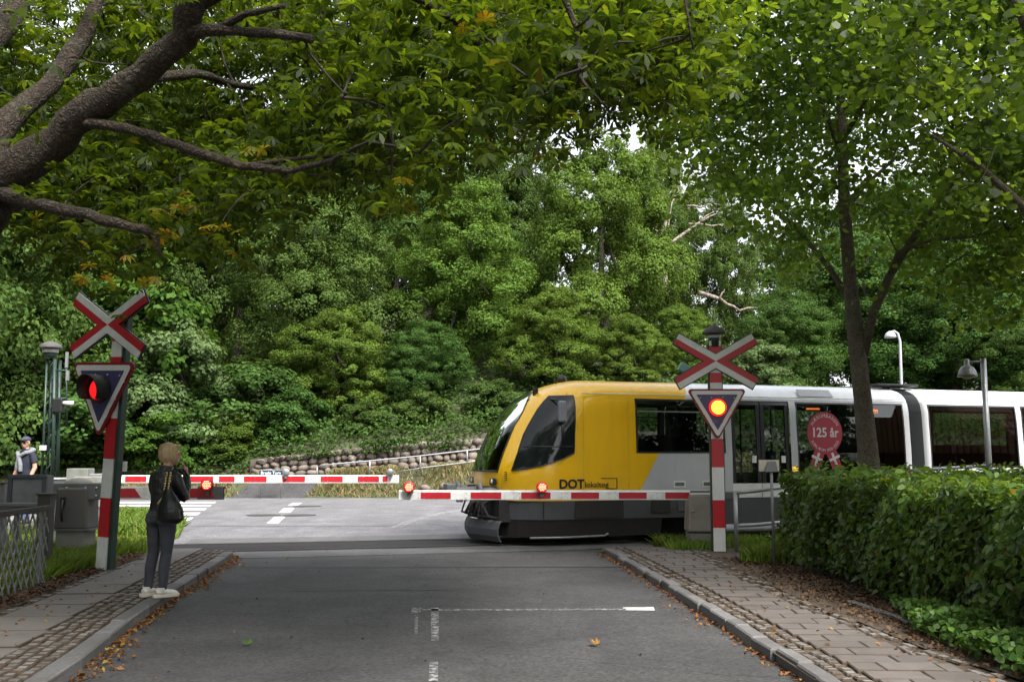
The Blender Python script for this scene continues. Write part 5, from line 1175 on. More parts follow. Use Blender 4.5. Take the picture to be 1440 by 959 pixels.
# local +y is his front, turned towards the camera and a little to the right
hc2 = V((0, 0.03, 1.625)); ht, hb = head(V((0, 0, 0))); tr2 = lambda v: hc2+Matrix.Rotation(R(25), 3, 'Z') @ v
ht = [([tr2(q_) for q_ in pts], r) for pts, r in ht]; hb = [(tr2(c), r, n) for c, r, n in hb]
LEGM = lambda sx: [([V((sx*0.09, 0.0, 0.95)), V((sx*0.095, 0.01, 0.76)), V((sx*0.10, 0.02, 0.50)), V((sx*0.105, -0.005, 0.34)), V((sx*0.105, -0.01, 0.09))], [(0.10, 0.105), (0.085, 0.09), (0.058, 0.062), (0.055, 0.06), (0.040, 0.045)])]
TORM = [([V((0, 0, 0.88)), V((0, 0, 0.97)), V((0, 0.01, 1.08)), V((0, 0.01, 1.24)), V((0, 0.0, 1.36)), V((0, 0, 1.44)), V((0, 0.0, 1.50))], [(0.16, 0.115), (0.16, 0.12), (0.152, 0.118), (0.178, 0.122), (0.185, 0.112), (0.14, 0.08), (0.06, 0.058)])]
AM = lambda sx: [V((sx*0.19, 0, 1.40)), V((sx*0.245, -0.01, 1.27)), V((sx*0.275, -0.015, 1.12)), V((sx*0.27, 0.05, 0.98)), V((sx*0.25, 0.09, 0.87))]
hh = []
for sx in (-1, 1): hand(V((sx*0.25, 0.09, 0.87)), V((-sx*0.15, 0.25, -1)), V((-sx, 0.1, 0)), hh, 0.5)
blob('body', LEGM(-1)+LEGM(1)+TORM+[(AM(sx), [0.052, 0.05, 0.043, 0.038, 0.027]) for sx in (-1, 1)]+ht+hh, skin, mn, 0.0085, 2, hb)
blob('shirt', [([V((0, 0, 0.93)), V((0, 0, 0.97)), V((0, 0.01, 1.08)), V((0, 0.01, 1.24)), V((0, 0.0, 1.36)), V((0, 0, 1.44)), V((0, 0.0, 1.50))], [(0.175, 0.135), (0.175, 0.135), (0.165, 0.132), (0.188, 0.132), (0.196, 0.122), (0.15, 0.09), (0.068, 0.066)])]+[(AM(sx)[:2]+[AM(sx)[1].lerp(AM(sx)[2], 0.4)], [0.066, 0.066, 0.064]) for sx in (-1, 1)], pm('navy_shirt', (0.014, 0.017, 0.034), 0.8, bump=0.5, bscale=14), mn, 0.010, 3)
blob('jeans', [(q_, grow(r, 0.010)) for q_, r in LEGM(-1)+LEGM(1)]+[([V((0, 0, 0.88)), V((0, 0, 0.96)), V((0, 0, 1.0))], [(0.170, 0.126), (0.168, 0.126), (0.16, 0.12)])], pm('blue_jeans', (0.10, 0.16, 0.34), 0.8, bump=0.4), mn, 0.010, 2)
blob('sweater', [([V((-0.15, 0.02, 1.44)), V((-0.10, -0.085, 1.475)), V((0.0, -0.115, 1.48)), V((0.10, -0.085, 1.475)), V((0.15, 0.02, 1.44))], [0.045, 0.05, 0.055, 0.05, 0.045]), ([V((-0.16, 0.0, 1.44)), V((-0.13, 0.10, 1.42)), V((-0.03, 0.145, 1.36)), V((0.0, 0.155, 1.30))], [0.042, 0.044, 0.042, 0.045]), ([V((0.16, 0.0, 1.44)), V((0.13, 0.10, 1.42)), V((0.04, 0.145, 1.36)), V((0.0, 0.155, 1.30))], [0.042, 0.044, 0.042, 0.045]), ([V((-0.01, 0.16, 1.31)), V((-0.05, 0.155, 1.18)), V((-0.06, 0.15, 1.04))], [0.04, 0.045, 0.04]), ([V((0.01, 0.16, 1.31)), V((0.05, 0.155, 1.19)), V((0.07, 0.15, 1.08))], [0.04, 0.044, 0.04])], pm('grey_sweater', (0.20, 0.21, 0.23), 0.9, var=0.25, bump=0.6, bscale=30), mn, 0.011, 2)
cap = blob('cap', [([tr2(V((0, -0.008, 0.035))), tr2(V((0, -0.006, 0.08))), tr2(V((0, -0.004, 0.125)))], [(0.086, 0.106), (0.084, 0.102), (0.035, 0.045)])], pm('cap_navy', (0.035, 0.045, 0.075), 0.8), mn, 0.008, 2)
MB().plate([tuple((Matrix.Rotation(R(25), 3, 'Z') @ V((x, y, 0))).xy) for x, y in ((-0.07, 0.05), (0.07, 0.05), (0.068, 0.14), (0.03, 0.185), (-0.03, 0.185), (-0.068, 0.14))], hc2+V((0, 0, 0.045)), (1, 0, 0), (0, 1, 0), 0.010).build('peak', bpy.data.materials['cap_navy'], cap, 0.003)
mb = MB()
for sx in (-1, 1): mb.ball(tr2(V((sx*0.036, 0.092, 0.006))), (0.027, 0.012, 0.018), 10)
mb.tube([tr2(V((-0.075, 0.03, 0.012))), tr2(V((-0.06, 0.085, 0.012))), tr2(V((0, 0.108, 0.010))), tr2(V((0.06, 0.085, 0.012))), tr2(V((0.075, 0.03, 0.012)))], 0.005, 5); mb.build('sunglasses', M['black'], mn)
for sx in (-1, 1):
    a = V((sx*0.105, -0.01, 0)); blob('shoe', [([a+V((0, -0.06, 0.045)), a+V((0, 0.05, 0.05)), a+V((0, 0.16, 0.035))], [(0.035, 0.04), (0.042, 0.045), (0.035, 0.03)]), ([a+V((0, -0.01, 0.04)), a+V((0, -0.01, 0.11))], [(0.045, 0.05), (0.045, 0.05)])], M['fencerail'], mn, 0.010, 2)

# ------------------------------------------------------------------ vegetation helpers
def unit(a): return a/np.maximum(1e-9, np.linalg.norm(a, axis=-1, keepdims=True))
def leaves(name, ctr, nrm, size, rg, mat, aspect=0.6, parent=None, fold=0.12, hexa=False, tdir=None, link_kind=None):
    """one small leaf per centre: kite (4 corners) or rounder six-cornered leaf"""
    n = len(ctr); nrm = unit(nrm); t = rg.normal(size=(n, 3)) if tdir is None else tdir+rg.normal(size=(n, 3))*0.5
    t = unit(t-nrm*np.sum(t*nrm, 1, keepdims=True)); b = np.cross(nrm, t); L = np.asarray(size).reshape(-1, 1)*np.ones((n, 1)); W = L*aspect*0.5
    up = nrm*L*fold
    if not hexa:
        v = np.stack([ctr-t*L*0.5, ctr-t*L*0.02+b*W+up, ctr+t*L*0.5, ctr-t*L*0.02-b*W+up], 1); return fast(name, v, 4, mat, parent)
    v = np.stack([ctr-t*L*0.5, ctr-t*L*0.2+b*W*0.95+up, ctr+t*L*0.22+b*W*0.75+up*0.6, ctr+t*L*0.5-up*0.6, ctr+t*L*0.22-b*W*0.75+up*0.6, ctr-t*L*0.2-b*W*0.95+up], 1)
    return fast(name, v, 6, mat, parent)
def crown(rg, lobes, nc, nl, cr, flat=0.85, inner=0.62, up=0.45):
    """leaf centres and normals: tufts of leaves near the outsides of a union of lobes"""
    lob = np.array([l[0] for l in lobes], float); rad = np.array([l[1] for l in lobes], float)
    wgt = (rad[:, 0]*rad[:, 2]); wgt = wgt/wgt.sum(); C_ = []; N_ = []; k = 0
    while k < nc:
        i = rg.choice(len(lobes), p=wgt); d = rg.normal(size=3); d = d/np.linalg.norm(d)
        if d[2] < -0.45 and rg.random() < 0.75: continue
        p = lob[i]+d*rad[i]*rg.uniform(0.78, 1.06)
        if any(np.sum(((p-lob[j])/rad[j])**2) < inner**2 for j in range(len(lobes)) if j != i): continue
        m = int(nl*rg.uniform(0.6, 1.4)); r = cr*rg.uniform(0.7, 1.35)
        q = rg.normal(size=(m, 3)); q = unit(q)*(rg.random((m, 1))**0.4)*np.array([r, r, r*flat])
        C_.append(p+q); N_.append(unit(q/np.array([1, 1, flat]))*0.85+np.array([0, 0, up])+d*0.6+rg.normal(size=(m, 3))*0.5); k += 1
    return np.concatenate(C_), np.concatenate(N_)
def trunk_mesh(rg, h, r, lobes, mat, parent, name='trunk', lean=0.0, limbs=7):
    mb = MB(); pts = [V((0, 0, -0.4))]; 
    for k in range(1, 7): pts.append(V((rg.normal()*0.10*k*0.5+lean*k, rg.normal()*0.10*k*0.5, h*k/6)))
    mb.tube(pts, [r*1.35]+[r*(1-0.82*k/6) for k in range(1, 7)], 9); cs = [V(l[0]) for l in lobes]
    for c in cs[:limbs]:
        a = pts[2+int(rg.integers(0, 3))]; m = a.lerp(c, 0.5)+V((0, 0, -0.1*h*rg.random()*0.5)); mb.tube([a, m, c], [r*0.42, r*0.28, r*0.08], 6)
    return mb.build(name, mat, parent)
def oak(seed, h, w, nlobes, mat, nc, nl, leaf=0.20, cr=0.55, base=0.12, group=None, barkm=None, name='oak_tree', nm_label='', cat='tree', trunk_r=0.28, hexa=False):
    rg = np.random.default_rng(seed); lobes = []
    for k in range(nlobes):
        t = (k+0.5)/nlobes; z = h*(base+(0.90-base)*t); env = w*(0.62+0.9*math.sin(math.pi*min(1, 0.25+0.72*t))**1.0*0.55)*(1.0 if t < 0.6 else 1-0.62*(t-0.6)/0.4)
        a = k*2.4+rg.normal()*0.4; rr = env*0.52*rg.uniform(0.8, 1.0); r = w*rg.uniform(0.34, 0.50)*(1 if t < 0.75 else 0.8)
        lobes.append(((math.cos(a)*rr, math.sin(a)*rr, z), (r, r, r*rg.uniform(0.55, 0.8))))
    o = thing(name, nm_label, cat, (0, 0, 0), 0, group)
    c, n = crown(rg, lobes, nc, nl, cr); c[:, 2] = np.maximum(c[:, 2], 0.02*h)
    leaves('crown', c, n, leaf*rg.uniform(0.7, 1.3, len(c)), rg, mat, 0.62, o, hexa=hexa)
    trunk_mesh(rg, h*0.82, trunk_r, sorted(lobes, key=lambda q: q[0][2]), barkm or M['bark3'], o)
    return o
def strands(parent, src, mat, n, ln, seed):
    rg = np.random.default_rng(seed); me = src.data; vc = np.array([v.co for v in me.vertices]); vn = np.array([v.normal for v in me.vertices]); pick = rg.integers(0, len(vc), n)
    c = vc[pick]+vn[pick]*0.003; dn = np.tile(np.array([[0.0, 0.0, -1.0]]), (n, 1))+rg.normal(size=(n, 3))*0.22; t = unit(dn-vn[pick]*np.sum(dn*vn[pick], 1, keepdims=True)); b = np.cross(vn[pick], t); L = ln*rg.uniform(0.6, 1.4, (n, 1))
    out = vn[pick]*0.006*rg.uniform(0, 1.6, (n, 1))
    fast('hair_strands', np.stack([c-t*L*0.5, c+b*0.0022, c+t*L*0.5+out, c-b*0.0022], 1), 4, mat, parent)
strands(wo, bpy.data.objects['hair'], pm('blonde_strands', (0.58, 0.43, 0.24), 0.5, var=0.1, island=0.5), 2600, 0.05, 5)
# prototypes, 12 m tall, placed and scaled afterwards
PT = {}
PT['a'] = oak(11, 12, 5.0, 17, M['l_oak'], 640, 165, 0.150, 0.52, base=0.05)
PT['b'] = oak(12, 12, 5.4, 18, M['l_oak2'], 640, 165, 0.150, 0.55, base=0.05)
PT['c'] = oak(13, 12, 4.7, 16, M['l_oak'], 600, 165, 0.150, 0.50, base=0.04)
PT['d'] = oak(14, 12, 5.2, 18, M['l_oak2'], 620, 165, 0.150, 0.55, base=0.03)
PT['s'] = oak(15, 4, 2.2, 8, M['l_elder'], 240, 110, 0.125, 0.30, base=0.05, name='pale_shrub', trunk_r=0.08)
PT['f'] = oak(16, 4, 2.1, 8, M['l_light'], 240, 110, 0.14, 0.32, base=0.02, name='young_maple', trunk_r=0.07)
PT['h'] = oak(17, 3, 2.0, 7, M['l_oak2'], 200, 110, 0.125, 0.30, base=0.02, name='dark_shrub', trunk_r=0.06)
used = set()
def plant(k, px, Y, top_py, wide, label, group=None, cat='tree', rz=None, name=None):
    """a tree of kind k standing at depth Y below photo column px; its top at photo row top_py"""
    src = PT[k]; o = src if k not in used else copy_tree(src); used.add(k)
    X_ = (px-720)/1400*Y; zg = hz(X_, Y); ht = 1.7+(640-top_py)*Y/1400-zg
    H0_ = {'s': 4.2, 'f': 4.2, 'h': 3.1}.get(k, 12.3); s = ht/H0_
    o.location = (X_, Y, zg-0.1); o.scale = (s*wide, s*wide, s); o.rotation_euler = (0, 0, rz if rz is not None else (px*0.37+Y*1.7) % 6.28)
    o['label'] = label; o['category'] = cat
    if group: o['group'] = group
    if name: o.name = name
    return o
GW = 'trees on the wooded bank'; GS = 'shrubs at the foot of the wooded bank'
for a in (
    ('b', 445, 51, 255, 1.0, 'dark oak above the street name sign on the wooded bank'),
    ('a', 655, 52, 238, 1.02, 'bright green oak rising left of the train windscreen'),
    ('c', 850, 55, 150, 0.86, 'tallest bright oak on the bank behind the yellow cab roof'),
    ('d', 330, 58, 100, 0.8, 'dark oak behind the pale shrub, its top under the chestnut leaves'),
    ('a', 120, 56, 80, 0.8, 'oak on the bank behind the left crossing signal'),
    ('b', 555, 66, 175, 0.9, 'dark oak high on the bank between the two bright oaks'),
    ('d', 735, 70, 150, 0.85, 'dark tall oak at the top of the bank above the train nose'),
    ('d', 1022, 76, 215, 0.55, 'dark old oak with bleached dead limbs behind the right signal'),
    ('d', 1105, 60, 395, 1.25, 'rounded green tree behind the train door, right of the signal'),
    ('b', 1225, 66, 310, 1.35, 'bluish dark tree behind the linden trunk'),
    ('d', 1345, 62, 320, 1.35, 'dark tree between the two lamp posts behind the train'),
    ('b', 1450, 58, 425, 1.5, 'light tree at the right photo edge behind the rear carriage'),
    ('b', -70, 52, 40, 0.85, 'dark oak at the left photo edge beyond the platform'),
    ('c', 960, 52, 418, 1.5, 'low yellow green tree just behind the right crossing signal cross'),
    ('c', 220, 70, 60, 0.85, 'tall oak at the top of the bank behind the chestnut limb'),
    ('b', 20, 72, 180, 1.0, 'tall dark oak at the top of the bank by the left photo edge'),
    ('a', 425, 78, 165, 0.85, 'distant oak crown peeping over the dark oak with the sign below'),
    ('a', 780, 48, 395, 1.35, 'low bright oak leaning out above the train cab roof'),
    ('d', 600, 47.5, 440, 1.35, 'low dark oak over the middle of the stone wall'),
    ('c', 470, 47, 415, 1.35, 'low round oak over the left end of the stone wall'),
    ('b', 905, 68, 205, 0.62, 'dark oak crown between the tallest oak and the old oak'),
    ('c', 932, 88, 160, 0.62, 'slender far oak top left of the bleached limbs'),
    ('a', 888, 48.5, 435, 1.35, 'low bright oak between the cab roof and the right signal'),
    ('b', 1300, 82, 215, 1.1, 'far tree seen through the linden crown'),
    ('d', 1160, 84, 265, 0.95, 'far dark tree behind the linden trunk on the hill top'),
    ('b', 330, 86, 120, 0.95, 'high hilltop oak seen through the chestnut leaves left of the photo middle'),
    ('c', 500, 88, 118, 0.95, 'high hilltop oak just left of the bare patch of sky'),
    ('d', 640, 88, 125, 0.95, 'high dark hilltop oak over the bright oak by the windscreen'),
    ('a', 120, 88, 125, 0.95, 'high hilltop oak over the left crossing signal'),
    ('c', 1430, 84, 290, 1.2, 'far tree behind the grey lamp post at the right'),
    ('b', 695, 60, 300, 1.1, 'dark oak in the gap right of the bright oak by the windscreen')):
    plant(*a[:4], a[4]*1.05, *a[5:], GW)
for a in (
    ('d', -62, 42.6, -10, 0.8, 'tall oak added at the left end of the bank to darken the windscreen reflection', GW, 'tree'),  # extra tree, added so the windscreen mirrors leaves instead of sky
    ('s', 265, 45.5, 432, 1.15, 'pale grey green elder beside the left crossing signal', GS, 'shrub'),
    ('f', 40, 46, 400, 1.25, 'light green young maple behind the lattice mast', GS, 'shrub'),
    ('f', 105, 43.8, 540, 1.3, 'light green young maple low behind the left crossing signal', GS, 'shrub'),
    ('f', -15, 43.5, 520, 1.3, 'light green young maple behind the man in the cap', GS, 'shrub'),
    ('f', 235, 43.0, 560, 1.5, "light green young maple behind the woman's head", GS, 'shrub'),
    ('f', 330, 43.6, 572, 1.4, 'light green young maple left of the stone wall', GS, 'shrub'),
    ('h', 415, 44.6, 540, 1.4, 'dark shrub above the left end of the stone wall', GS, 'shrub'),
    ('h', 505, 44.2, 560, 1.5, 'dark shrub hanging over the wall above the handrail start', GS, 'shrub'),
    ('h', 600, 44.4, 545, 1.5, 'dark shrub over the middle of the wall and handrail', GS, 'shrub'),
    ('h', 690, 44.6, 530, 1.5, 'dark shrub right behind the train windscreen', GS, 'shrub'),
    ('f', 190, 47.5, 330, 1.1, 'light green maple above the pale elder', GS, 'shrub'),
    ('s', 1060, 50, 470, 1.7, 'pale low tree between the signal cross and the linden trunk', GS, 'shrub'),
    ('h', 160, 44.6, 500, 1.6, 'dark shrub between the leaning signal and the pale elder', GS, 'shrub'),
    ('h', 350, 45.6, 500, 1.5, 'dark shrub right of the pale elder', GS, 'shrub')):
    plant(*a)
for k, x, y, sc_, lab in (('b', 15, 1.0, 1.1, 'unseen oak added by the station building for shade and reflections'), ('d', -14.5, 9.0, 1.1, 'unseen oak added behind the horse chestnut for shade and reflections'), ('c', -24, 21, 1.2, 'unseen oak added beyond the platform for the windscreen reflection'), ('b', -25, 30, 1.65, 'unseen oak added by the tracks for the windscreen reflection'), ('d', -31.5, 38, 1.8, 'large unseen oak added farther along the tracks for the windscreen reflection'), ('b', -20.5, 24.5, 1.35, 'unseen oak added just left of the platform for the windscreen reflection'), ('a', 4.5, -9.5, 1.25, 'unseen oak added behind the viewer to shade the right pavement'), ('c', -6.5, -8.5, 1.2, 'unseen oak added behind the viewer to shade the left pavement'), ('d', 19, -4, 1.3, 'unseen oak added right of the viewer to darken the window reflections'), ('b', 20, 6.5, 1.2, 'unseen oak added in front of the station building to darken the window reflections'), ('a', -28, 12, 1.3, 'unseen oak added well left of the platform for reflections'), ('d', -36, 22, 1.8, 'far unseen oak added along the tracks for the windscreen reflection')):  # out of view, added to shade the near ground and darken glass reflections
    o = copy_tree(PT[k]); o.location = (x, y, -0.1); o.scale = (sc_, sc_, sc_); o.rotation_euler = (0, 0, x); o['label'] = lab; o['group'] = 'unseen trees added for shade and reflections'
# ground cover over the bank
def patch(name, n, fn, size, mat, seed, aspect=0.6, kind='stuff', parent=None, hexa=False):
    rg = np.random.default_rng(seed); c = np.array([fn(rg) for _ in range(n)]); nr = rg.normal(size=(n, 3))*0.6+np.array([0, -0.25, 1.0])
    o = leaves(name, c, nr, size*rg.uniform(0.6, 1.4, n), rg, mat, aspect, parent, hexa=hexa); tag(o, None, None, None, kind); return o
def bank(rg):
    x = rg.uniform(-26, 24); y = 42.2+rg.random()**1.7*20; h = 0.25+0.5*abs(math.sin(x*1.3+y))*rg.random()
    return (x, y, hz(x, y)+h*rg.random()*1.6)
patch('undergrowth', 70000, bank, 0.17, M['l_oak2'], 31)
def wallivy(rg):
    c = rg.choice(np.array([-9.9, -8.0, -5.6, -4.8, -2.8, 0.4, 3.0])); x = c+rg.normal()*0.55; t = rg.random()
    return (x, 41.72+0.1*rg.random(), ramp_z(x)+wall_h(x)*(1.12-1.0*t*abs(math.cos(c*3))))
patch('ivy_undergrowth', 2600, wallivy, 0.13, M['l_oak2'], 32)

# grass: blades as thin three-cornered leaves
def blades(name, n, fn, hgt, mat, seed, wid=0.012):
    rg = np.random.default_rng(seed); p = np.array([fn(rg) for _ in range(n)]); h = hgt*rg.uniform(0.4, 1.3, (n, 1)); a = rg.uniform(0, 2*math.pi, n)
    side = np.stack([np.cos(a), np.sin(a), np.zeros(n)], 1)*wid*rg.uniform(0.6, 1.5, (n, 1)); lean = np.concatenate([rg.normal(size=(n, 2))*0.35, np.ones((n, 1))], 1)
    mid = p+lean*h*0.55; tip = mid+np.concatenate([lean[:, :2]*1.9, np.ones((n, 1))*0.8], 1)*h*0.45
    o = fast(name, np.stack([p-side, p+side, mid+side*0.7, tip, mid-side*0.7], 1), 5, mat); tag(o, kind='stuff'); return o
def in_poly(poly):
    xs_ = [q[0] for q in poly]; ys_ = [q[1] for q in poly]
    def ok(x, y):
        c = False
        for i in range(len(poly)):
            x1, y1 = poly[i]; x2, y2 = poly[i-1]
            if (y1 > y) != (y2 > y) and x < (x2-x1)*(y-y1)/(y2-y1)+x1: c = not c
        return c
    def f(rg, z=0.0):
        while True:
            x, y = rg.uniform(min(xs_), max(xs_)), rg.uniform(min(ys_), max(ys_))
            if ok(x, y): return (x, y, z)
    return f
def clumpy(poly, z, amt=0.55, fr=1.4):
    f = in_poly(poly)
    def g(rg):
        while True:
            x, y, _ = f(rg)
            if (math.sin(x*fr*2.1+y*fr)+math.sin(y*fr*1.7-x*fr*0.6)+math.sin(x*5.3*fr+1)*0.5)*0.3+0.5+rg.normal()*0.15 > amt: return (x, y, z)
    return g
blades('grass', 9000, clumpy([(-6.6, 12.9), (-6.0, 12.9), (-6.0, 15.0), (-6.15, 17.3), (-9.0, 17.3), (-8.6, 15.5)], 0.09, 0.38), 0.20, M['grass'], 41)
blades('grass', 6000, clumpy([(-5.72, 9.0), (-6.02, 12.9), (-7.6, 13.0), (-7.2, 8.6)], 0.09, 0.35), 0.26, M['grass'], 42)
blades('grass', 16000, clumpy([(-6.9, 20.9), (-8.2, 25.2), (-10.4, 28.7), (-13.8, 30.2), (-14, 25.3), (-10, 20.0)], 0.0, 0.2), 0.28, M['grass'], 43, 0.018)
blades('grass', 13000, in_poly([(-6.0, 17.4), (-9.5, 17.0), (-12, 19.2), (-7.3, 20.2), (-7.0, 19.9), (-8.9, 19.3), (-8.7, 17.9), (-6.4, 17.5)]), 0.12, M['grass'], 44)
blades('grass', 3000, clumpy([(2.95, 18.0), (4.0, 17.7), (4.6, 18.3), (3.6, 18.9), (2.6, 18.6)], 0.02, 0.3), 0.25, M['grass'], 45)
blades('grass', 900, clumpy([(2.7, 17.2), (4.4, 17.5), (4.5, 18.1), (2.7, 18.0)], 0.09, 0.5), 0.16, M['grass'], 46)
blades('grass', 700, lambda rg: (3.9+rg.normal()*0.16, 15.45+rg.normal()*0.16, 0.09), 0.24, M['grass'], 47)
blades('grass', 7000, clumpy([(4.4, 18.3), (16, 21.8), (16, 21.2), (5, 17.4)], 0.05, 0.3), 0.25, M['grass'], 48)
def verge_far(rg):
    x = rg.uniform(-22, 16); y = 40.25+rg.random()*1.5
    while -11.2+(y-40.2) < x < -8.3+(y-40.2)*0.8 or math.sin(x*1.9)+math.sin(x*0.7+y*2)+rg.normal()*0.5 < -0.9: x = rg.uniform(-22, 16)
    return (x, y, hz(x, y)-0.02)
blades('dry_grass', 26000, verge_far, 0.24, M['drygrass'], 49, 0.022)
blades('grass', 6000, verge_far, 0.22, M['grass'], 50, 0.022)

# ------------------------------------------------------------------ hedge
HP = [(4.15, 5.0), (4.05, 15.35), (12.5, 17.35), (12.8, 15.7), (5.9, 13.6), (6.1, 5.0)]
hd = thing('beech_hedge', 'long clipped beech hedge along the right hand pavement, glossy green', 'hedge', (4.1, 15.4, 0.09))
def hedge_pts(rg, n):
    out = []; nrm = []
    per = [(HP[i], HP[(i+1) % len(HP)]) for i in range(len(HP))]; ok = in_poly(HP)
    H = 1.31
    lens = np.array([math.dist(a, b) for a, b in per])*H; lens[2:] *= 0.5; top_area = 32.0
    pr = np.append(lens, top_area); pr = pr/pr.sum()
    for _ in range(n):
        k = rg.choice(len(pr), p=pr)
        if k == len(per):
            x, y, _z = ok(rg); bump = 0.05*math.sin(x*3.1+y*1.7)+0.05*math.sin(y*2.3); z = H+bump-abs(rg.normal())*0.10+(0.16*rg.random() if rg.random() < 0.12 else 0)
            out.append((x, y, z)); nrm.append((rg.normal()*0.6, rg.normal()*0.6, 1))
        else:
            (x0, y0), (x1, y1) = per[k]; t = rg.random(); nx_, ny_ = (y0-y1), (x1-x0); l_ = math.hypot(nx_, ny_); nx_, ny_ = nx_/l_, ny_/l_
            z = 0.10+(H-0.08)*rg.random()**0.9; d = 0.05*math.sin(t*l_*2.2+z*2)+0.05*math.sin(t*l_*5+z*4)-abs(rg.normal())*0.11+0.05*math.sin(z*2.5)
            if z < 0.35 and rg.random() < 0.55: d -= 0.25*rg.random(); 
            out.append((x0+(x1-x0)*t+nx_*d, y0+(y1-y0)*t+ny_*d, z)); nrm.append((nx_*0.9+rg.normal()*0.5, ny_*0.9+rg.normal()*0.5, 0.75+rg.normal()*0.4))
    return np.array(out), np.array(nrm)
rg = np.random.default_rng(61); c, n = hedge_pts(rg, 46000); c = c-np.array([4.1, 15.4, 0.0])
leaves('foliage', c, n, 0.084*rg.uniform(0.5, 1.45, len(c)), rg, M['l_hedge'], 0.62, hd, hexa=True, fold=0.10, tdir=np.array([0, 0, -0.5]))
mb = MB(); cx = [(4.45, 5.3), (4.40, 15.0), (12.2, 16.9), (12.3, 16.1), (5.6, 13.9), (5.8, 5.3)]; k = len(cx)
mb.plate([(x-4.1, y-15.4) for x, y in reversed(cx)], (0, 0, 0.16), (1, 0, 0), (0, 1, 0), 1.0); mb.build('inner_core', pm('hedge_inner', (0.016, 0.018, 0.010), 0.95, var=0.6, scale=20, bump=1.0, bscale=25), hd)  # solid dark core added to stop the hedge showing through
mb = MB(); rnd = random.Random(12)
for k in range(46):
    y = 5.2+k*0.222; x = 4.42+rnd.uniform(-0.1, 0.1); b = V((x-4.1, y-15.4, 0)); mb.tube([b, b+V((rnd.uniform(-.1, .1), rnd.uniform(-.12, .12), 0.3)), b+V((rnd.uniform(-.3, .1), rnd.uniform(-.3, .3), 0.9))], [0.022, 0.016, 0.008], 5)
mb.build('stem', M['twig'], hd)
def ivy(rg):
    y = rg.uniform(5.5, 11.6); e = max(0.05, min(1, (11.6-y)/2.4)); x = 4.25-rg.random()**1.3*0.62*e; return (x, y, 0.10+0.26*rg.random()*e*(0.5+0.5*math.sin(y*3)**2)+0.03)
patch('ground_ivy_undergrowth', 6500, ivy, 0.06, M['l_ivy'], 62, 0.85, hexa=True)

# ------------------------------------------------------------------ fallen leaves
def litter(name, n, fn, size, mat, seed):
    rg = np.random.default_rng(seed); c = np.array([fn(rg) for _ in range(n)]); nr = rg.normal(size=(n, 3))*0.35+np.array([0, 0, 1.0])
    o = leaves(name, c, nr, size*rg.uniform(0.45, 1.5, n), rg, mat, 0.55, fold=0.2); tag(o, kind='stuff')
def gl(rg):
    y = 3+rg.random()*14; d = abs(rg.normal())*0.11*(0.4+1.1*abs(math.sin(y*1.3)*math.sin(y*0.47+1))); return (along(LK, y)+0.02+d, y, 0.012+0.015*rg.random())
def gr_(rg):
    y = 3+rg.random()*14.5; d = abs(rg.normal())*0.10*(0.4+1.1*abs(math.sin(y*1.1+2)*math.sin(y*0.39))); return (along(RK, y)-0.02-d, y, 0.012+0.015*rg.random())
litter('fallen_leaves', 1500, gl, 0.045, M['litter'], 71); litter('fallen_leaves', 750, gr_, 0.04, M['litter'], 72)
def under(rg):
    y = 5+rg.random()*11; x = along(RB, y)+rg.normal()*0.13+(4.15-along(RB, y))*rg.random()**0.6; return (x, y, 0.10+0.012*rg.random())
litter('fallen_leaves', 4800, under, 0.05, M['litter_dk'], 73)
def onpav(rg):
    y = 5+rg.random()*12.5; 
    if rg.random() < 0.5: return (along(RK, y)+0.2+rg.random()*1.4, y, 0.108)
    return (along(LK, y)-0.2-rg.random()*1.4, y, 0.108)
litter('fallen_leaves', 260, onpav, 0.045, M['litter'], 74)
def verge_l(rg):
    y = 8+rg.random()*8.5; return (along(LB, y)-abs(rg.normal())*0.22, y, 0.105+0.02*rg.random())
litter('fallen_leaves', 1300, verge_l, 0.06, M['litter_dk'], 75)
def onroad(rg):
    y = 6+rg.random()*11; a = along(LK, y); b = along(RK, y); return (a+(b-a)*rg.random(), y, 0.010)
litter('fallen_leaves', 70, onroad, 0.035, M['litter_dk'], 76)
def curled(px, py, mat, label, s):
    q = G(px, py, 0.02); rg = np.random.default_rng(int(px)); vs = []
    o = thing('fallen_leaf', label, 'leaf', q, 0.4)
    mb = MB()
    for k, a in enumerate((-1.2, -0.6, 0.0, 0.6, 1.2)):
        d = V((math.sin(a), math.cos(a), 0.0)); p_ = V((-d.y, d.x, 0)); L = s*(1.0-0.25*abs(a)); up = V((0, 0, s*(0.35+0.2*(k % 2))))
        mb.poly([V((0, 0, 0)), d*L*0.5+p_*L*0.22+up*0.5, d*L*0.9+up*1.2, d*L*0.5-p_*L*0.22+up*0.45])
    mb.build('blade', mat, o); MB().tube([(0, 0, 0.0), (0.02, -s*0.6, 0.01)], 0.003, 5).build('leaf_stalk', M['twig'], o)
curled(838, 906, M['litter'], 'curled rust brown leaf lying alone on the right lane', 0.085); curled(348, 906, M['l_ivy'], 'crumpled green leaf lying on the left lane', 0.085); curled(402, 786, M['l_ivy'], 'small flat green leaf on the road before the rails', 0.07)

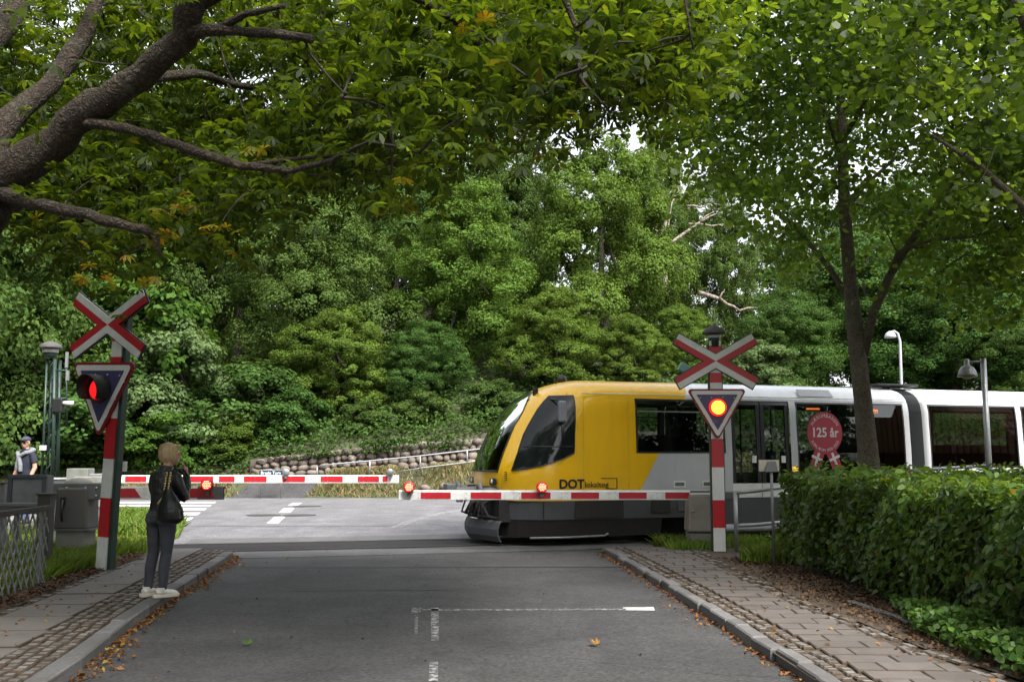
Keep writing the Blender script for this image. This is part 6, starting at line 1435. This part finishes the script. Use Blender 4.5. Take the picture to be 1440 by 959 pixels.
# ------------------------------------------------------------------ horse chestnut (trunk just outside the left edge)
LOWER = [(-400, 430), (0, 345), (60, 360), (120, 385), (190, 408), (225, 395), (250, 370), (330, 368), (370, 335), (420, 270), (470, 295), (545, 322), (575, 300), (615, 290), (645, 225), (700, 205), (750, 228), (790, 215), (830, 150), (870, 195), (900, 188), (950, 165), (985, 110), (1010, 30), (1020, -60), (3000, -60)]
ct = thing('horse_chestnut', 'big horse chestnut reaching over the road from the left, its leaves back lit', 'tree', (-5.9, 8.3, 0.09))
off = V((-5.9, 8.3, 0.09)); limbs = []
def limb(pts, rad): limbs.append(([V(p) for p in pts], rad))
limb([(-5.9, 8.3, -0.2), (-5.75, 8.25, 1.2), (-5.55, 8.2, 2.4), P(-45, 330, 8.1), P(-12, 268, 8.0)], [0.46, 0.38, 0.34, 0.31, 0.29])
limb([P(-12, 268, 8.0), P(45, 222, 7.9), P(135, 152, 7.7), P(200, 108, 7.5), P(252, 55, 7.3), P(272, 5, 7.1), P(285, -90, 6.8), P(330, -260, 6.2)], [0.25, 0.215, 0.19, 0.165, 0.15, 0.15, 0.13, 0.08])
limb([P(-12, 268, 8.0), P(-5, 190, 8.4), P(50, 140, 8.7), P(105, 75, 9.0), P(135, 10, 9.2), P(160, -120, 9.6)], [0.22, 0.17, 0.14, 0.12, 0.10, 0.07])
limb([P(-30, 270, 8.2), P(-60, 120, 9.2), P(20, 20, 10), P(60, -100, 10.5)], [0.22, 0.2, 0.18, 0.12])
limb([P(0, 272, 7.9), P(40, 284, 7.7), P(105, 297, 7.5), P(165, 315, 7.4), P(205, 323, 7.35), P(219, 334, 7.35), P(226, 360, 7.35)], [0.09, 0.075, 0.065, 0.055, 0.05, 0.04, 0.012])
limb([P(110, 172, 7.7), P(160, 178, 7.6), P(215, 192, 7.5), P(270, 212, 7.4), P(340, 234, 7.3), P(410, 241, 7.1), P(465, 226, 6.9), P(502, 206, 6.8)], [0.06, 0.058, 0.055, 0.055, 0.045, 0.036, 0.028, 0.015])
limb([P(268, 45, 7.2), P(330, 43, 7.1), P(395, 48, 7.0), P(438, 56, 6.9)], [0.075, 0.055, 0.05, 0.035])
limb([P(300, 45, 7.2), P(345, 20, 7.0), P(400, 8, 6.9)], [0.05, 0.04, 0.02])
limb([P(160, 140, 7.6), P(215, 112, 8.0), P(275, 103, 8.6), P(330, 120, 9.2), P(400, 130, 9.8)], [0.08, 0.065, 0.06, 0.05, 0.02])
limb([P(272, 5, 7.1), P(420, -60, 7.2), P(560, -20, 7.4), P(640, 30, 7.6), P(690, 80, 7.7), P(730, 140, 7.8), P(770, 185, 7.8)], [0.11, 0.09, 0.06, 0.035, 0.028, 0.02, 0.01])
limb([P(420, -60, 7.2), P(600, -120, 6.8), P(780, -40, 6.6), P(810, 40, 6.6), P(815, 110, 6.6), P(860, 160, 6.6)], [0.08, 0.06, 0.045, 0.03, 0.02, 0.008])
limb([P(600, -120, 6.8), P(850, -100, 6.6), P(960, -20, 6.6), P(975, 70, 6.6)], [0.05, 0.04, 0.02, 0.008])
limb([P(340, 234, 7.3), P(430, 222, 7.8), P(500, 215, 8.2)], [0.03, 0.022, 0.01])
limb([P(285, -90, 6.8), P(450, -250, 5.2), (0.0, 4.0, 5.4), (1.5, 3.0, 5.8)], [0.12, 0.09, 0.06, 0.02])
limb([P(-60, 120, 9.2), (-8, 7.5, 6), (-9.5, 6.5, 7.5)], [0.18, 0.12, 0.05])
limb([P(285, -90, 6.8), (-3.0, 5.0, 6.6), (-3.2, 2.5, 7.6)], [0.1, 0.07, 0.03])
mb = MB(); rnd = random.Random(77)
for pts, rad in limbs:
    # resample with a little knottiness
    P2 = []; R2 = []
    for i in range(len(pts)-1):
        for k in range(3):
            t = k/3; P2.append(pts[i].lerp(pts[i+1], t)+V((rnd.gauss(0, 1), rnd.gauss(0, 1), rnd.gauss(0, 1)))*rad[i]*0.10*(1 if 0 < i+k else 0)); R2.append(0.70*(rad[i]*(1-t)+rad[i+1]*t)*rnd.uniform(0.92, 1.1))
    P2.append(pts[-1]); R2.append(rad[-1]); mb.tube([p-off for p in P2], R2, 12 if rad[0] > 0.1 else 7)
mb.build('trunk', M['bark'], ct)
skel = np.array([list(p) for pts, r in limbs for i in range(len(pts)-1) for p in [pts[i].lerp(pts[i+1], t) for t in (0, 0.25, 0.5, 0.75)]])
rg = np.random.default_rng(81); cl = []; gold = []
while len(cl) < 1250:
    p = np.array([rg.uniform(-11.5, 3.6), rg.uniform(2.6, 13.5), rg.uniform(2.7, 10.5)]); e = (p-np.array([-4.0, 8.0, 6.2]))/np.array([7.6, 6.3, 4.6]); q = float(np.sum(e*e))
    if q > 1 or (q < 0.35 and rg.random() < 0.6): continue
    px, py = proj(*p)
    if -260 < px < 1500 and py < 1000:
        lo = lerp_table(LOWER, px)
        if py > lo-0.34*1400/p[1]: continue
        if p[1] < 5.0 and py > -120: continue
        if py > lo-110 and rg.random() < 0.25: continue
    elif p[2] < 3.4: continue
    cl.append(p)
# extra droops along the visible fringe
k = 0
while k < 260:
    px = rg.uniform(-20, 1000); lo = lerp_table(LOWER, px); Y = rg.uniform(6.6, 11.0) if px < 480 else rg.uniform(6.2, 9.5); py = lo-0.26*1400/Y-rg.random()**1.4*130
    p = P(px, py, Y); cl.append(np.array(p)); k += 1
    if rg.random() < 0.02 and px < 800: gold.append(np.array(p))
k = 0
while k < 620:
    px = rg.uniform(-60, 1000); lo = lerp_table(LOWER, px); py = rg.uniform(-50, min(lo-40, 250)); Y = rg.uniform(7.8, 13.0)
    if px > 700 and rg.random() < 0.35: continue
    cl.append(np.array(P(px, py, Y))); k += 1
for _ in range(330):
    px = rg.uniform(380, 960); Y = rg.uniform(7.4, 12.5); lo = lerp_table(LOWER, px); cl.append(np.array(P(px, rg.uniform(-40, max(20, lo-0.36*1400/Y)), Y)))
for _ in range(420):
    px = rg.uniform(-60, 520); cl.append(np.array(P(px, rg.uniform(-50, 250), rg.uniform(9.2, 13.2))))
for _ in range(90):
    px = rg.uniform(-30, 380); Y = rg.uniform(8.3, 11.0); cl.append(np.array(P(px, lerp_table(LOWER, px)-0.22*1400/Y-rg.random()*70, Y)))
for (px, py, Y) in ((230, 320, 7.3), (205, 345, 7.3), (245, 312, 7.4), (310, 330, 8.2), (330, 352, 8.2), (160, 392, 7.6), (190, 405, 7.6), (555, 312, 8.4), (548, 300, 8.4), (760, 215, 7.9), (745, 205, 7.9), (120, 380, 7.8), (300, 345, 8.0), (720, 195, 7.8), (270, 300, 7.6)): gold.append(np.array(P(px, py-12, Y)))
# the view of the big limbs from the road is open: no leaf clusters right below and in front of them
LP = [(proj(*pts[a].lerp(pts[a+1], t/4)), pts[a].lerp(pts[a+1], t/4).y, rad[a]) for pts, rad in limbs[1:9]+limbs[12:13] for a in range(len(pts)-1) for t in range(4)]
LX = np.array([q[0] for q in LP]); LY = np.array([q[1] for q in LP]); LR = np.array([q[2] for q in LP])*1400/LY
def clear(c):
    px, py = proj(*c)
    if not (-100 < px < 1100 and -60 < py < 600): return True
    d = np.hypot(LX-px, LY*0+LX*0+0) if False else np.hypot(LX[:, 0]-px, LX[:, 1]-py)
    return not bool(np.any((d < LR+0.30*1400/c[1]) & (c[1] < LY+0.15)))
cl = [c for c in cl if clear(c)]
def palmate(name, centers, per, spread, mat, seed, size=0.155):
    rg = np.random.default_rng(seed); vs = []
    for c in centers:
        m = max(2, int(per*rg.uniform(0.6, 1.4)))
        for _ in range(m):
            o = c+rg.normal(size=3)*np.array([spread, spread, spread*0.6]); n = unit(np.array([rg.normal()*0.5, rg.normal()*0.5, 1.0])); t0 = rg.normal(size=3); t0 = unit(t0-n*t0.dot(n)); b0 = np.cross(n, t0); s = size*rg.uniform(0.7, 1.25); nl = 7 if rg.random() < 0.6 else 5
            dr = rg.uniform(0.15, 0.7)
            for j in range(nl):
                a = (j-(nl-1)/2)*(2*math.pi*0.80/nl); t = t0*math.cos(a)+b0*math.sin(a); bb = -t0*math.sin(a)+b0*math.cos(a); L = s*(1.0-0.30*abs(a)/2.6); W = L*0.20; dn = -n*L*dr
                vs.append([o, o+t*L*0.40+bb*W*0.62+dn*0.10, o+t*L*0.72+bb*W+dn*0.42, o+t*L+dn*0.95, o+t*L*0.72-bb*W+dn*0.42, o+t*L*0.40-bb*W*0.62+dn*0.10])
    v = np.array(vs)-np.array(off); return fast(name, v.reshape(-1, 3), 6, mat, ct)
palmate('foliage', cl, 10, 0.29, M['l_chest'], 82, 0.112); palmate('turning_leaves', gold, 3, 0.12, M['l_gold'], 83, 0.09)
def twig_tree(mb, sk, cs, o_, rnd, r0=0.016, far=2.6):
    """join every leaf cluster to the nearest wood, growing outwards, so twigs fork"""
    cs = np.array(cs); d0 = np.array([np.min(np.linalg.norm(sk-c, axis=1)) for c in cs]); od = np.argsort(d0); nodes = [list(q) for q in sk]; arr = np.array(nodes)
    for i in od:
        c = cs[i]; d = np.linalg.norm(arr-c, axis=1); j = int(np.argmin(d))
        if d[j] < far and d[j] > 0.05:
            a, b = V(arr[j])-o_, V(c)-o_; L = (b-a).length; w = V((rnd.uniform(-1, 1), rnd.uniform(-1, 1), rnd.uniform(-0.3, 1)))*L*0.16
            k = max(0.35, 1-0.25*d0[i]); mb.tube([a, a.lerp(b, 0.35)+w, a.lerp(b, 0.7)+w*0.7, b], [r0*k, r0*0.8*k, r0*0.6*k, r0*0.4*k], 4, cap=False)
        arr = np.vstack([arr, c])
mb = MB(); twig_tree(mb, skel, [c for i, c in enumerate(cl) if i % 2 == 0], off, random.Random(84))
mb.build('twigs', M['twig'], ct)

# ------------------------------------------------------------------ lindens on the right
def linden(name, label, base, limb_list, ell, lower, ncl, per, seed, Ylim):
    t = thing(name, label, 'tree', base); o_ = V(base); mb = MB()
    for pts, rad in limb_list: mb.tube([V(p)-o_ for p in pts], rad, 10)
    mb.build('trunk', M['bark2'], t)
    sk = np.array([list(V(pts[i]).lerp(V(pts[i+1]), q)) for pts, r in limb_list for i in range(len(pts)-1) for q in (0, .33, .66)])
    rg = np.random.default_rng(seed); C_ = []; N_ = []; cs = []
    ctr, rad = np.array(ell[0]), np.array(ell[1])
    while len(cs) < ncl:
        p = ctr+rg.uniform(-1, 1, 3)*rad; q = float(np.sum(((p-ctr)/rad)**2))
        if q > 1 or (q < 0.3 and rg.random() < 0.5): continue
        px, py = proj(*p)
        if 700 < px < 1600 and py < 900 and py > lerp_table(lower, px)-16: continue
        if Ylim and p[1] < Ylim and 1130 < px < 1350 and 130 < py and rg.random() < 0.75: continue
        cs.append(p); m = int(per*rg.uniform(0.5, 1.5)); r = rg.uniform(0.28, 0.62); g = rg.normal(size=(m, 3))*np.array([r, r, r*0.42])*0.7
        g[:, 2] -= 0.25*(g[:, 0]**2+g[:, 1]**2)
        C_.append(p+g); N_.append(rg.normal(size=(m, 3))*0.75+np.array([0, -0.15, 0.75]))
    c, n = np.concatenate(C_)-np.array(o_), np.concatenate(N_)
    leaves('foliage', c, n, 0.108*rg.uniform(0.65, 1.3, len(c)), rg, M['l_lind'], 0.85, t, hexa=True, fold=-0.08)
    tw = MB(); rnd = random.Random(seed)
    twig_tree(tw, sk, cs[::2], o_, rnd)
    tw.build('twigs', M['twig'], t); return t
LOW2 = [(700, -50), (850, 20), (900, 120), (945, 215), (990, 262), (1045, 290), (1070, 372), (1120, 415), (1160, 350), (1215, 345), (1265, 395), (1320, 445), (1380, 465), (1440, 485), (1700, 500)]
Yt = 16.8
linden('linden_tree', 'linden standing between the hedge and the train, its trunk forking low', P(1226, 690, Yt)*1.0-V((0, 0, P(1226, 690, Yt).z-0.05)), [
    ([P(1230, 760, Yt), P(1224, 670, Yt), P(1213, 560, Yt), P(1203, 470, Yt), P(1194, 380, Yt), P(1187, 280, Yt), P(1183, 160, Yt), P(1180, 20, Yt), P(1178, -160, Yt)], [0.228, 0.186, 0.152, 0.144, 0.114, 0.103, 0.087, 0.068, 0.030]),
    ([P(1214, 500, Yt), P(1228, 440, Yt-0.2), P(1250, 390, Yt-0.4), P(1290, 325, Yt-0.8), P(1330, 270, Yt-1.2), P(1400, 190, Yt-1.8)], [0.084, 0.076, 0.068, 0.053, 0.038, 0.015]),
    ([P(1250, 390, Yt-0.4), P(1262, 355, Yt-0.8), P(1310, 338, Yt-1.2), P(1370, 332, Yt-1.6), P(1440, 318, Yt-2)], [0.038, 0.034, 0.027, 0.023, 0.015]),
    ([P(1198, 425, Yt), P(1165, 375, Yt+0.4), P(1120, 322, Yt+0.8), P(1078, 282, Yt+1.2)], [0.057, 0.049, 0.038, 0.023]),
    ([P(1187, 300, Yt), P(1215, 262, Yt+0.3), P(1260, 222, Yt+0.6), P(1290, 195, Yt+0.8)], [0.046, 0.038, 0.027, 0.011]),
    ([P(1184, 220, Yt), P(1150, 130, Yt-0.4), P(1080, 60, Yt-0.8), P(1000, 10, Yt-1.0)], [0.046, 0.038, 0.027, 0.008]),
    ([P(1184, 200, Yt), P(1230, 120, Yt-0.6), P(1310, 60, Yt-1.2)], [0.046, 0.034, 0.011])],
    ((6.0, 16.4, 8.4), (5.1, 4.2, 5.2)), LOW2, 1350, 64, 91, 17.0)
linden('linden_tree', 'linden whose dark limbs reach in from outside the right edge', (8.4, 12.2, 0.05), [
    ([(8.4, 12.2, -0.3), (8.35, 12.2, 2.0), (8.2, 12.1, 4.0), (8.0, 12.0, 6.5), (7.9, 11.9, 9.5)], [0.26, 0.22, 0.19, 0.14, 0.05]),
    ([(8.3, 12.2, 3.2), P(1500, 340, 12.0), P(1440, 292, 11.9), P(1375, 232, 11.7), P(1310, 190, 11.5)], [0.09, 0.07, 0.055, 0.04, 0.015]),
    ([(8.2, 12.1, 4.6), P(1460, 70, 11.0), P(1438, 25, 10.8), P(1418, -20, 10.6)], [0.09, 0.07, 0.055, 0.04])],
    ((7.6, 11.0, 7.6), (4.2, 4.6, 3.9)), [(700, -50), (980, -20), (1060, 60), (1120, 110), (1180, 130), (1250, 150), (1330, 300), (1400, 400), (1440, 430), (1600, 470)], 460, 50, 92, None)

# bleached dead limbs of the old oak behind the signal
dd = thing('dead_limbs', 'bleached bare limbs of a dying oak between the tall oak and the linden', 'dead tree', (P(940, 300, 64).x, 64, hz(10, 64)-0.2))
o_ = V(dd.location); YD = 64
def dl(pts, r0, r1): 
    n_ = len(pts); return [P(a, b, YD+(0.4*i)-0.5)-o_ for i, (a, b) in enumerate(pts)], [r0+(r1-r0)*i/(n_-1) for i in range(n_)]
mb = MB(); rt_ = P(935, 390, YD)-o_
mb.tube([V((0, 0, 0)), V((rt_.x*0.8, 0, rt_.z*0.6)), rt_, P(932, 330, YD)-o_, P(940, 300, YD)-o_], [0.26, 0.22, 0.19, 0.16, 0.06], 8)
for pts, a, b in (([(935, 345), (960, 330), (985, 312), (1010, 300), (1035, 292)], 0.22, 0.04), ([(968, 315), (1000, 318), (1030, 316), (1048, 318)], 0.13, 0.04), ([(965, 290), (985, 292), (1005, 287), (1030, 291)], 0.13, 0.03),
                  ([(985, 312), (1000, 300), (1022, 290)], 0.10, 0.03), ([(983, 412), (1005, 418), (1022, 428), (1040, 437), (1062, 433), (1078, 434)], 0.27, 0.08), ([(1012, 420), (1016, 411), (1019, 407)], 0.12, 0.06),
                  ([(935, 345), (945, 285), (960, 262), (975, 245), (985, 228)], 0.10, 0.03), ([(930, 330), (915, 322), (924, 318)], 0.15, 0.05), ([(945, 382), (965, 375), (985, 373)], 0.10, 0.05), ([(885, 232), (892, 236), (897, 224)], 0.12, 0.04)):
    p_, r_ = dl(pts, a*0.62, b*0.4); mb.tube([p_[0]]+[q for a_, b_ in zip(p_, p_[1:]) for q in (a_.lerp(b_, 0.5)+V((0, 0, 0.09*math.sin(a_.x*7))), b_)], [r_[0]]+[q for a_, b_ in zip(r_, r_[1:]) for q in ((a_+b_)/2*0.9, b_)], 7)
p_, r_ = dl([(985, 520), (985, 430), (990, 380), (1000, 320), (1005, 260)], 0.5, 0.3); 
mb.build('bare_limb', M['deadwood'], dd)
